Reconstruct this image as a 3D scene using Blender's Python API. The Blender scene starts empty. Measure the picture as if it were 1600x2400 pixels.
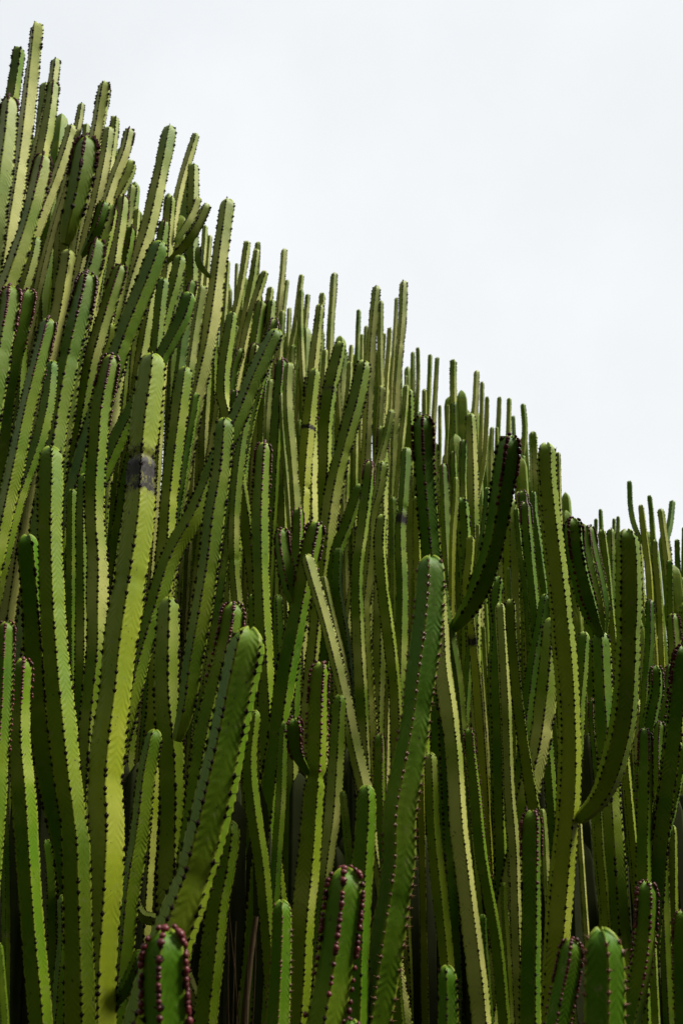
# A dense stand of tall ribbed cactus columns under a white overcast sky.
import bpy, math, random
import numpy as np
from mathutils import Vector, Matrix

scene = bpy.context.scene
col = scene.collection

# ------------------------------------------------------------------ camera
cd = bpy.data.cameras.new('camera'); cam = bpy.data.objects.new('camera', cd); col.objects.link(cam)
cam.location = (0, 0, 1.15); cam.rotation_euler = (math.radians(90 + 18), 0, 0)
cd.sensor_fit = 'VERTICAL'; cd.sensor_height = 36.0; cd.lens = 36.0 * 2333 / 2400
cd.clip_start = 0.05; cd.clip_end = 3000
cd.dof.use_dof = True; cd.dof.focus_distance = 2.6; cd.dof.aperture_fstop = 7.1
scene.camera = cam

# ------------------------------------------------------------------ sky and sun
SUN_EL, SUN_AZ = 52.0, 85.0       # azimuth clockwise from +Y (the view direction): the sun glows through cloud, off to the right
w = bpy.data.worlds.new('World'); scene.world = w; w.use_nodes = True
nt = w.node_tree; nt.nodes.clear()
def N(t, tree, **kw):
    n = tree.nodes.new(t)
    for k, v in kw.items(): setattr(n, k, v)
    return n
out = N('ShaderNodeOutputWorld', nt); bg = N('ShaderNodeBackground', nt)
sky = N('ShaderNodeTexSky', nt, sky_type='NISHITA', sun_disc=False, sun_elevation=math.radians(SUN_EL), sun_rotation=math.radians(SUN_AZ))
tc = N('ShaderNodeTexCoord', nt); no = N('ShaderNodeTexNoise', nt)
no.inputs['Scale'].default_value = 1.6; no.inputs['Detail'].default_value = 4; no.inputs['Roughness'].default_value = .45
cr = N('ShaderNodeValToRGB', nt)
cr.color_ramp.elements[0].position = .30; cr.color_ramp.elements[0].color = (.88, .88, .88, 1)
cr.color_ramp.elements[1].position = .60; cr.color_ramp.elements[1].color = (1, 1, 1, 1)
mx = N('ShaderNodeMix', nt, data_type='RGBA')
mx.inputs['B'].default_value = (3.52, 3.63, 3.70, 1)           # cloud deck, in the sky texture's own units
nt.links.new(tc.outputs['Generated'], no.inputs['Vector']); nt.links.new(no.outputs['Fac'], cr.inputs['Fac'])
nt.links.new(cr.outputs['Color'], mx.inputs['Factor']); nt.links.new(sky.outputs['Color'], mx.inputs['A'])
n3 = N('ShaderNodeTexNoise', nt); n3.inputs['Scale'].default_value = 2.4; n3.inputs['Detail'].default_value = 6; n3.inputs['Roughness'].default_value = .55
mr = N('ShaderNodeMapRange', nt); mr.inputs['From Min'].default_value = .3; mr.inputs['From Max'].default_value = .7; mr.inputs['To Min'].default_value = .91; mr.inputs['To Max'].default_value = 1.025
nt.links.new(tc.outputs['Generated'], n3.inputs['Vector']); nt.links.new(n3.outputs['Fac'], mr.inputs['Value'])
vm = N('ShaderNodeVectorMath', nt, operation='SCALE'); nt.links.new(mx.outputs['Result'], vm.inputs[0]); nt.links.new(mr.outputs['Result'], vm.inputs['Scale'])
nt.links.new(vm.outputs['Vector'], bg.inputs['Color']); bg.inputs['Strength'].default_value = 0.05
nt.links.new(bg.outputs['Background'], out.inputs['Surface'])

sd = bpy.data.lights.new('sun', 'SUN'); sd.energy = 1.5; sd.angle = math.radians(20); sd.color = (1, .96, .88)
sun = bpy.data.objects.new('sun', sd); col.objects.link(sun)
az, el = math.radians(SUN_AZ), math.radians(SUN_EL)
sdir = Vector((math.sin(az) * math.cos(el), math.cos(az) * math.cos(el), math.sin(el)))
sun.rotation_euler = sdir.to_track_quat('Z', 'Y').to_euler(); sun.location = sdir * 50

vs = scene.view_settings; vs.view_transform = 'Standard'; vs.look = 'None'; vs.exposure = 2.4; vs.gamma = 1; vs.use_curve_mapping = False

# ------------------------------------------------------------------ materials
def new_mat(name):
    m = bpy.data.materials.new(name); m.use_nodes = True; t = m.node_tree
    return m, t, t.nodes['Principled BSDF']
def math_n(t, op, a, b=None, c=None):
    n = N('ShaderNodeMath', t, operation=op)
    for i, v in enumerate((a, b, c)):
        if v is None: continue
        if isinstance(v, (int, float)): n.inputs[i].default_value = v
        else: t.links.new(v, n.inputs[i])
    return n.outputs[0]
def mix_n(t, fac, a, b):
    n = N('ShaderNodeMix', t, data_type='RGBA')
    for k, v in (('Factor', fac), ('A', a), ('B', b)):
        if isinstance(v, (int, float)): n.inputs[k].default_value = v
        elif isinstance(v, tuple): n.inputs[k].default_value = v + (1,)
        else: t.links.new(v, n.inputs[k])
    return n.outputs['Result']
def noise_n(t, vec, scale, detail=3, rough=.5):
    n = N('ShaderNodeTexNoise', t); n.inputs['Scale'].default_value = scale
    n.inputs['Detail'].default_value = detail; n.inputs['Roughness'].default_value = rough
    if vec is not None: t.links.new(vec, n.inputs['Vector'])
    return n.outputs['Fac']
def attr_n(t, name, kind='OBJECT'):
    n = N('ShaderNodeAttribute', t, attribute_type=kind, attribute_name=name); return n.outputs['Fac']
def ramp01(t, v, lo, hi):
    n = N('ShaderNodeMapRange', t); n.inputs['From Min'].default_value = lo; n.inputs['From Max'].default_value = hi
    t.links.new(v, n.inputs['Value']); return n.outputs['Result']

# skin of the columns: u counts faces between ribs, v counts spine cushions along the stem
SKIN, t, bs = new_mat('cactus_skin')
uv = N('ShaderNodeUVMap', t, uv_map='ribs'); sep = N('ShaderNodeSeparateXYZ', t); t.links.new(uv.outputs['UV'], sep.inputs[0])
geo = N('ShaderNodeTexCoord', t).outputs['Object']
fu = math_n(t, 'FRACT', sep.outputs['X'])
xr = math_n(t, 'ABSOLUTE', math_n(t, 'MULTIPLY_ADD', fu, 2.0, -1.0))           # 0 mid face, 1 on the rib
x2 = math_n(t, 'MULTIPLY', xr, xr)
wob = math_n(t, 'MULTIPLY', noise_n(t, geo, 15, 3), 2.2)
phs = math_n(t, 'ADD', math_n(t, 'MULTIPLY_ADD', xr, -1.5, sep.outputs['Y']), wob)
wave = math_n(t, 'SINE', math_n(t, 'MULTIPLY', phs, 6.28318))
amp = math_n(t, 'MULTIPLY', math_n(t, 'MULTIPLY_ADD', x2, .85, .22), ramp01(t, noise_n(t, geo, 17, 3), .36, .66))
chev = math_n(t, 'MULTIPLY', wave, amp)
grain = noise_n(t, geo, 160, 3)
lump = noise_n(t, geo, 14, 2)
hgt = math_n(t, 'ADD', math_n(t, 'MULTIPLY_ADD', grain, .35, chev), math_n(t, 'MULTIPLY', lump, 4.0))
bmp = N('ShaderNodeBump', t); bmp.inputs['Strength'].default_value = .55; bmp.inputs['Distance'].default_value = .0010
t.links.new(hgt, bmp.inputs['Height']); t.links.new(bmp.outputs['Normal'], bs.inputs['Normal'])
pale, yel = attr_n(t, 'pale'), attr_n(t, 'yellow')
n1 = noise_n(t, geo, 3.0, 3); n2 = noise_n(t, geo, 9.0, 4, .6)
band = noise_n(t, None, 1, 2)                                                  # growth bands along the stem
bn = t.nodes[-1]; cmb = N('ShaderNodeCombineXYZ', t)
t.links.new(math_n(t, 'MULTIPLY', sep.outputs['Y'], .055), cmb.inputs[0]); t.links.new(attr_n(t, 'seed'), cmb.inputs[1]); t.links.new(cmb.outputs[0], bn.inputs['Vector'])
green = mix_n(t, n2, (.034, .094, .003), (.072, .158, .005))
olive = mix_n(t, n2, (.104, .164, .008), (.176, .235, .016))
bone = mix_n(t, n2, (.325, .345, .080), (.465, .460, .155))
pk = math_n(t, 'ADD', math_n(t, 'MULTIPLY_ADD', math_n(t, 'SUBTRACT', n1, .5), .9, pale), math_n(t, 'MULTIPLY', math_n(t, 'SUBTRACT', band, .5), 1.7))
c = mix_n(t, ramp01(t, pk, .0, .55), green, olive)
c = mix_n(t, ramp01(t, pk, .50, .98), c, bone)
yk = math_n(t, 'MULTIPLY', yel, math_n(t, 'MULTIPLY_ADD', n1, 1.2, .25)); yk = ramp01(t, yk, 0, 1)
c = mix_n(t, yk, c, mix_n(t, n2, (.27, .29, .014), (.38, .38, .035)))
tipf = attr_n(t, 'tip', 'GEOMETRY')                                            # fresh growth is greener
c = mix_n(t, math_n(t, 'MULTIPLY', tipf, .45), c, (.056, .145, .006))
c = mix_n(t, math_n(t, 'MULTIPLY', ramp01(t, xr, .80, .98), .58), c, mix_n(t, n2, (.30, .33, .04), (.19, .22, .03)))   # thin yellowish rib edge
c = mix_n(t, math_n(t, 'MULTIPLY', ramp01(t, noise_n(t, geo, 48, 5, .75), .61, .70), .6), c, (.17, .155, .085))          # corky flecks
scab = math_n(t, 'MULTIPLY', ramp01(t, noise_n(t, geo, 11, 7, .8), .66, .73), .75)
c = mix_n(t, scab, c, mix_n(t, noise_n(t, geo, 130, 3), (.060, .050, .026), (.20, .175, .10)))                       # dry corky scabs
dust = math_n(t, 'MULTIPLY', ramp01(t, noise_n(t, geo, 24, 6, .75), .52, .74), .28)
c = mix_n(t, dust, c, (.19, .215, .06))                                                                                # chalky bloom
c = mix_n(t, math_n(t, 'MULTIPLY', ramp01(t, noise_n(t, geo, 95, 2, .5), .70, .74), .8), c, (.035, .030, .015))       # pits and scratches
scar = attr_n(t, 'scar', 'GEOMETRY')
sk = ramp01(t, math_n(t, 'ADD', scar, math_n(t, 'MULTIPLY', math_n(t, 'SUBTRACT', noise_n(t, geo, 34, 6, .8), .5), 3.0)), .55, .68)
sk = math_n(t, 'MULTIPLY', sk, ramp01(t, scar, .05, .2))
halo = math_n(t, 'MULTIPLY', ramp01(t, math_n(t, 'ADD', scar, math_n(t, 'MULTIPLY', math_n(t, 'SUBTRACT', noise_n(t, geo, 50, 5, .8), .5), 1.6)), .22, .55), ramp01(t, scar, .02, .15))
c = mix_n(t, math_n(t, 'MULTIPLY', halo, .7), c, (.075, .062, .025))
c = mix_n(t, sk, c, mix_n(t, noise_n(t, geo, 220, 2), (.002, .0018, .0015), (.030, .025, .020)))
hs = N('ShaderNodeHueSaturation', t); hs.inputs['Saturation'].default_value = 1.03; hs.inputs['Value'].default_value = .88
t.links.new(c, hs.inputs['Color']); t.links.new(hs.outputs['Color'], bs.inputs['Base Color'])
bs.inputs['Roughness'].default_value = .55; bs.inputs['Specular IOR Level'].default_value = .13

def simple(name, c0, c1, rough=.6, scale=300, spec=.3):
    m, t, b = new_mat(name)
    g = N('ShaderNodeTexCoord', t).outputs['Object']
    t.links.new(mix_n(t, noise_n(t, g, scale, 3), c0, c1), b.inputs['Base Color'])
    b.inputs['Roughness'].default_value = rough; b.inputs['Specular IOR Level'].default_value = spec
    return m
SPINE = simple('spine', (.005, .003, .002), (.022, .011, .006), .8, 300, .08)
SPINE_B = simple('spine_brown', (.050, .020, .010), (.20, .10, .035))
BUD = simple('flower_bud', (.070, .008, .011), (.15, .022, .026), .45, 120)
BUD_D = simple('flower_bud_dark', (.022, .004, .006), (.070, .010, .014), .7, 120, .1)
def vary(m):
    t = m.node_tree; b = t.nodes['Principled BSDF']; src = b.inputs['Base Color'].links[0].from_socket
    oi = N('ShaderNodeObjectInfo', t); hs = N('ShaderNodeHueSaturation', t)
    t.links.new(ramp01(t, oi.outputs['Random'], -.6, 1.0), hs.inputs['Value']); t.links.new(src, hs.inputs['Color']); t.links.new(hs.outputs['Color'], b.inputs['Base Color'])
vary(BUD)
DRY = simple('dry_fibre', (.040, .026, .014), (.095, .065, .036), .9, 60, .05)
CORK = simple('cork', (.13, .11, .075), (.26, .23, .15), .8, 90)
m, t, b = new_mat('soil'); g = N('ShaderNodeTexCoord', t).outputs['Object']
t.links.new(mix_n(t, noise_n(t, g, 1.7, 6), (.022, .017, .012), (.065, .050, .036)), b.inputs['Base Color']); b.inputs['Roughness'].default_value = .95
bp = N('ShaderNodeBump', t); bp.inputs['Distance'].default_value = .05; t.links.new(noise_n(t, g, 6, 8, .65), bp.inputs['Height']); t.links.new(bp.outputs['Normal'], b.inputs['Normal'])
SOIL = m

# ------------------------------------------------------------------ mesh helpers
def link_mesh(name, V, Fa, mat, parent=None, smooth=True):
    """V (n,3); Fa: one (m,k) index array or a list of such arrays."""
    V = np.asarray(V, np.float32); arrs = [np.asarray(f, np.int32) for f in (Fa if isinstance(Fa, list) else [Fa])]
    me = bpy.data.meshes.new(name); me.vertices.add(len(V)); me.vertices.foreach_set('co', V.ravel())
    tot = np.concatenate([np.full(len(f), f.shape[1], np.int32) for f in arrs]); idx = np.concatenate([f.ravel() for f in arrs])
    me.loops.add(len(idx)); me.loops.foreach_set('vertex_index', idx)
    me.polygons.add(len(tot)); me.polygons.foreach_set('loop_start', np.concatenate([[0], np.cumsum(tot)[:-1]]).astype(np.int32))
    me.polygons.foreach_set('use_smooth', np.full(len(tot), smooth))
    me.materials.append(mat); me.update(calc_edges=True)
    o = bpy.data.objects.new(name, me); col.objects.link(o)
    if parent is not None: o.parent = parent
    return o

# ------------------------------------------------------------------ ground: soil rising behind the stand; unseen bank behind the viewer added for shade
def ground(x, y):
    h = 0.09 * max(0, min(y, 9) - 1.5) + 0.05 * max(0, -x if x > -6 else 6)
    if y > 9: h += 0.16 * min(y - 9, 60)
    if y < -.6: h += min(13.0, 3.2 * (-.6 - y))
    return h
random.seed(3)
def axis(lo, hi, fine):
    a = [0.0]; s = fine
    while a[-1] < hi: a.append(a[-1] + s); s *= 1.16 if a[-1] > 6 else 1.0
    b = [0.0]; s = fine
    while b[-1] > lo: b.append(b[-1] - s); s *= 1.16 if b[-1] < -6 else 1.0
    return sorted(set(a + b))
gx, gy = axis(-900, 900, .35), axis(-900, 1500, .35)
V = [(x, y, ground(x, y) + (random.uniform(-.03, .03) if abs(x) < 12 and abs(y) < 14 else 0)) for y in gy for x in gx]
nx = len(gx)
Fq = np.array([(j * nx + i, j * nx + i + 1, (j + 1) * nx + i + 1, (j + 1) * nx + i) for j in range(len(gy) - 1) for i in range(nx - 1)])
go = link_mesh('ground', V, Fq, SOIL); go['kind'] = 'structure'

# ------------------------------------------------------------------ cactus columns
def spline(pts, step):
    """Catmull-Rom through pts, resampled about every step."""
    P = np.array(pts, float)
    if len(P) == 2: P = np.vstack([P[0], (P[0] + P[1]) / 2, P[1]])
    E = np.vstack([2 * P[0] - P[1], P, 2 * P[-1] - P[-2]]); o = []
    for i in range(1, len(E) - 2):
        p0, p1, p2, p3 = E[i - 1:i + 3]
        d1 = max(np.linalg.norm(p2 - p1), 1e-6)
        m1 = (p2 - p0) * d1 / (d1 + max(np.linalg.norm(p1 - p0), 1e-6)); m2 = (p3 - p1) * d1 / (d1 + max(np.linalg.norm(p3 - p2), 1e-6))
        for k in range(24):
            u = k / 24; u2, u3 = u * u, u * u * u
            o.append((2 * u3 - 3 * u2 + 1) * p1 + (u3 - 2 * u2 + u) * m1 + (-2 * u3 + 3 * u2) * p2 + (u3 - u2) * m2)
    o.append(P[-1]); o = np.array(o)
    for _ in range(30):                                    # take the kinks out of the centre line
        o[1:-1] = .5 * o[1:-1] + .25 * (o[:-2] + o[2:])
    s = np.concatenate([[0], np.cumsum(np.linalg.norm(np.diff(o, axis=0), axis=1))])
    return o, s
def at_s(o, s, q):
    return np.stack([np.interp(q, s, o[:, k]) for k in range(3)], 1)

FACE_T = [[0, .07, .32, .68, .93], [0, .08, .5, .92], [0, .10, .5, .90], [0, .12, .5, .88]]
RATIO = {4: .755, 5: .84}

SPIKE = {}
rng = random.Random(11)
def bud_mesh():
    V, Fq = [], []
    prof = [(-.2, .45), (.2, .95), (.75, 1.0), (1.15, .62)]
    for z, r in prof:
        for k in range(9):
            a = 2 * math.pi * k / 9; rr = r * (1 + .12 * math.cos(3 * a)); V.append((rr * math.cos(a), rr * math.sin(a), z))
    V.append((0, 0, 1.28)); n = 9
    for j in range(3):
        for k in range(n): Fq.append((j * n + k, j * n + (k + 1) % n, (j + 1) * n + (k + 1) % n, (j + 1) * n + k))
    for k in range(n): Fq.append((3 * n + k, 3 * n + (k + 1) % n, 36))
    me = bpy.data.meshes.new('flower_bud'); me.from_pydata(V, [], Fq); me.materials.append(BUD)
    me.polygons.foreach_set('use_smooth', [True] * len(me.polygons)); return me
BUDME = bud_mesh()
BV = np.array([v.co[:] for v in BUDME.vertices]); BF4 = [tuple(p.vertices) for p in BUDME.polygons if len(p.vertices) == 4]; BF3 = [tuple(p.vertices) for p in BUDME.polygons if len(p.vertices) == 3]
OV = np.array([(.85, 0, 0), (0, 1.35, 0), (-.85, 0, 0), (0, -1.35, 0), (0, 0, 1.1)]); OF = [(0, 1, 4), (1, 2, 4), (2, 3, 4), (3, 0, 4)]
# a spine cushion with two short hooked spines (near) / a blunt stud (far)
CV = np.array([(.72, 0, 0), (0, 1.05, 0), (-.72, 0, 0), (0, -1.05, 0), (0, 0, .75), (.30, .22, .1), (.30, -.10, .1), (1.0, .45, 1.5), (-.30, .22, .1), (-.30, -.10, .1), (-1.0, .45, 1.5), (.05, .1, .5), (-.05, .1, .5)])
CF = [(0, 1, 4), (1, 2, 4), (2, 3, 4), (3, 0, 4), (5, 6, 7), (6, 11, 7), (11, 5, 7), (9, 8, 10), (8, 12, 10), (12, 9, 10)]

def ribbed(parent, name, spec, origin, is_branch):
    n, ph, b, g, y, R, lev, joints, scars, pts, blabel = spec
    P = [tuple(float(c) / 1000 for c in p.split(',')) for p in pts.split(';')]
    per = (.24, .24, .25, .30)[lev] * 2 * R * rng.uniform(.92, 1.08)
    o, s = spline(P, .01)
    L = s[-1]
    cap = R * 1.25
    # arc length at which the column drops out of sight (below every near thing): coarser rows from there on
    vis = L
    zvis = 1.15 + (o[:, 1] * math.tan(math.radians((-12, -10, -2, 2)[lev])))
    below = np.where(o[:, 2] < zvis)[0]
    if len(below) and not is_branch: vis = s[below[0]]
    vis = max(vis, min(L, .2))
    step = per * (1 / 3, .5, 1.5, 3)[lev]
    rows = [0.02 * cap, .08 * cap, .2 * cap, .36 * cap, .56 * cap, .78 * cap]
    q = cap
    while q < vis: rows.append(q); q += step
    while q < L: rows.append(q); q += .10
    rows.append(L); S = np.array(rows)
    C = at_s(o, s, S)
    T = at_s(o, s, np.minimum(S + .012, L)) - at_s(o, s, np.maximum(S - .012, 0)); T /= np.linalg.norm(T, axis=1)[:, None]   # pointing down
    up = -T
    ref = np.array([0, -1.0, 0])
    fr = ref - (up @ ref)[:, None] * up; fr /= np.linalg.norm(fr, axis=1)[:, None]      # towards the open side
    rt = np.cross(up, fr)
    tk = .35 if lev == 0 else 1.0
    tw = math.radians(ph) + tk * (np.radians(rng.uniform(-9, 9)) * S + .10 * np.sin(S * rng.uniform(3, 6) + rng.uniform(0, 6)))
    # girth: rounded tip, gentle yearly waists, pinched joints, narrow foot where an arm joins its trunk
    gir = np.ones(len(S)); u = np.clip(S / cap, 0, 1); gir *= (1 - (1 - u) ** 2.4) ** .52
    p1, p2 = rng.uniform(0, 6), rng.uniform(0, 6)
    gir *= 1 + .035 * np.sin(S * 11 + p1) + .03 * np.sin(S * 23 + p2)
    k = rng.uniform(.22, .45); node = k
    while node < L:
        gir *= 1 - rng.uniform(.03, .09) * np.exp(-((S - node) / .02) ** 2); node += rng.uniform(.25, .5)
    gir *= 1 - .12 * np.exp(-S / .12)
    for j in joints: gir *= 1 - .22 * np.exp(-((S - j) / .011) ** 2)
    if is_branch: gir *= np.where(S > L - 5.0 * R, .36 + .64 * np.clip((L - S) / (5.0 * R), 0, 1) ** .6, 1)
    ft = FACE_T[lev]; nf = len(ft); m = n * nf
    mid = RATIO[n]
    prof = []
    for f in ft:
        phi = f * 2 * math.pi / n
        poly = math.cos(math.pi / n) / math.cos(phi - math.pi / n)
        x = min(f, 1 - f)
        prof.append(.58 * poly + .42 * mid + .42 * (1 - mid) * math.exp(-(x / .06) ** 2))
    prof = np.array(prof * n); fr_t = np.array(ft * n)
    ang = np.array([(kf + f) * 2 * math.pi / n for kf in range(n) for f in ft])
    isrib = np.exp(-(np.minimum(fr_t, 1 - fr_t) / .07) ** 2)
    vv = S / per
    bump = .030 * np.cos(2 * math.pi * vv) if lev == 0 else .028 * np.cos(math.pi * np.arange(len(S))) if lev == 1 else 0 * vv
    bump = bump * np.clip((S - .5 * cap) / cap, 0, 1)
    rad = R * gir[:, None] * (prof[None] + bump[:, None] * isrib[None])
    A = ang[None] + tw[:, None]
    X = C[:, None] + rad[..., None] * (np.cos(A)[..., None] * fr[:, None] + np.sin(A)[..., None] * rt[:, None])
    # ribs stand a little higher than the faces on the rounded tip
    lift = (.22 * R * (1 - u) ** 1.2)[:, None] * (isrib[None] - .5)
    X = X + lift[..., None] * up[:, None]
    nr = len(S)
    V = np.vstack([X.reshape(-1, 3), at_s(o, s, np.array([.10 * cap]))]) - origin
    i, j = np.meshgrid(np.arange(nr - 1), np.arange(m), indexing='ij'); j2 = (j + 1) % m
    Q = np.stack([i * m + j, i * m + j2, (i + 1) * m + j2, (i + 1) * m + j], -1).reshape(-1, 4)[:, ::-1]
    # orientation: frame (fr, rt, up) right handed -> outward faces
    top = nr * m
    faces = [Q, np.array([(top, k2, (k2 + 1) % m) for k2 in range(m)])]
    ob = link_mesh(name, V, faces, SKIN, parent)
    me = ob.data
    uvl = me.uv_layers.new(name='ribs')
    fu = np.array([kf + f for kf in range(n) for f in ft]); fu2 = np.roll(fu, -1).copy(); fu2[-1] = n - 1e-4
    U = np.zeros((len(Q), 4, 2))
    jj = j.reshape(-1); ii = i.reshape(-1)
    nxt = np.where(np.isclose(fu2[jj] % 1, 0), fu2[jj] - 1e-3, fu2[jj])
    cor = [(fu[jj], vv[ii]), (nxt, vv[ii]), (nxt, vv[ii + 1]), (fu[jj], vv[ii + 1])][::-1]
    for c4, (a_, b_) in enumerate(cor): U[:, c4, 0] = a_; U[:, c4, 1] = b_
    Ut = np.zeros((m, 3, 2)); Ut[:, 1, 0] = fu; Ut[:, 2, 0] = np.where(np.isclose(fu2 % 1, 0), fu2 - 1e-3, fu2); Ut[:, 0, 0] = fu
    uvl.data.foreach_set('uv', np.concatenate([U.reshape(-1), Ut.reshape(-1)]).astype(np.float32))
    ta = me.attributes.new('tip', 'FLOAT', 'POINT'); tv = np.exp(-S / rng.uniform(.10, .35))
    ta.data.foreach_set('value', np.append(np.repeat(tv, m), 1).astype(np.float32))
    if scars:
        sv = np.zeros(nr)
        for c0, h in scars: sv = np.maximum(sv, np.clip(1.0 - np.abs(S - c0) / (h * 2.4), 0, 1))
        sa = me.attributes.new('scar', 'FLOAT', 'POINT'); sa.data.foreach_set('value', np.append(np.repeat(sv, m), 0).astype(np.float32))
    ob['pale'] = float(g); ob['yellow'] = float(y); ob['seed'] = rng.uniform(0, 99)
    if blabel: ob['label'] = blabel
    # ---- spine cushions and flower buds along every rib
    blen = {2: rng.uniform(.16, .32), 1.6: .12, 1.5: .09}.get(b, 0)
    SP, SM, SR, FP, FM, FR = [], [], [], [], [], []
    sz = R * (.150, .155, .165, .17)[lev]
    for kr in range(n):
        rib_buds = lev == 0 or rng.random() < .88; bl = blen * rng.uniform(.6, 1.15)
        sc = np.arange(1, int(vis / per) - 1) * per + per * rng.uniform(-.25, .25)
        sc = sc[sc > .10 * cap]
        if is_branch: sc = sc[sc < L - 2.2 * R]
        if rib_buds and bl > 0: sc = np.sort(np.concatenate([sc, np.arange(.12 * cap, min(bl, 3.0 * cap), per * .5)]))
        if not len(sc): continue
        nr_ = np.random.RandomState(rng.randrange(1 << 30))
        sc = sc + nr_.uniform(-.27, .27, len(sc)) * per; sc = sc[nr_.rand(len(sc)) > .07]
        if not len(sc): continue
        sc = np.clip(sc, .06 * cap, vis)
        row = np.clip(np.searchsorted(S, sc), 1, nr - 2)
        f2 = np.clip((sc - S[row - 1]) / np.maximum(S[row] - S[row - 1], 1e-6), 0, 1)[:, None]
        p = X[row - 1, kr * nf] * (1 - f2) + X[row, kr * nf] * f2
        a_ = A[row, kr * nf][:, None]; ow = np.cos(a_) * fr[row] + np.sin(a_) * rt[row]
        ow = ow + up[row] * np.clip(1 - sc / cap, 0, 1)[:, None] * 1.3; ow /= np.linalg.norm(ow, axis=1)[:, None]
        sdv = np.cross(up[row], ow); sdv /= np.maximum(np.linalg.norm(sdv, axis=1), 1e-6)[:, None]; u2 = np.cross(ow, sdv)
        M = np.stack([sdv, u2, ow], 1)
        isb = (sc < bl) & (nr_.rand(len(sc)) < np.where(sc < bl * .7, .88, .45)) if rib_buds else np.zeros(len(sc), bool)
        rb = R * nr_.uniform(.105, .165, len(sc)) * (1, 1.1, 1.2, 1.3)[lev] * np.where(sc < cap, 1.12, 1)
        rs = sz * nr_.uniform(.5, 1.4, len(sc)) * np.where((b >= 1) & (sc < .15), 1.25, 1)
        FP.append((p + ow * rb[:, None] * .1)[isb]); FM.append(M[isb]); FR.append(rb[isb])
        ns = ~isb; SP.append((p - ow * rs[:, None] * .25)[ns]); SM.append(M[ns]); SR.append(rs[ns])
    def scatter(base, bf, Pp, Mm, Rr):
        W = np.einsum('vk,ikj->ivj', base, Mm) * Rr[:, None, None] + (Pp - origin)[:, None]
        off = (np.arange(len(Pp)) * len(base))[:, None, None]
        return W.reshape(-1, 3), [(np.array(fs)[None] + off).reshape(-1, len(fs[0])) for fs in bf]
    host = ob if is_branch else parent
    SP, SM, SR, FP, FM, FR = [np.concatenate(q_) if q_ else np.zeros(0) for q_ in (SP, SM, SR, FP, FM, FR)]
    if len(SP):
        v_, f_ = scatter(CV, [CF], SP, SM, SR) if lev < 1 else scatter(OV, [OF], SP, SM, SR)
        so = link_mesh('spines', v_, f_, SPINE_B if b == .7 else SPINE, host, False); so['kind'] = 'stuff'
    if len(FP) and lev > 0:
        v_, f_ = scatter(BV, [BF4, BF3], FP, FM, FR) if lev == 1 else scatter(OV * (1, 1, 1.2), [OF], FP, FM, FR)
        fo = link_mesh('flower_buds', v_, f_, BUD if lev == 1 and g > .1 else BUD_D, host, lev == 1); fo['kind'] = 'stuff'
    elif len(FP):
        for pos, M, r in zip(FP - origin, FM, FR):
            bo = bpy.data.objects.new('flower_bud', BUDME); col.objects.link(bo); bo.parent = host
            bo.matrix_local = Matrix([(M[0][k] * r, M[1][k] * r, M[2][k] * r, pos[k]) for k in range(3)] + [(0, 0, 0, 1)])
    return ob

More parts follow.
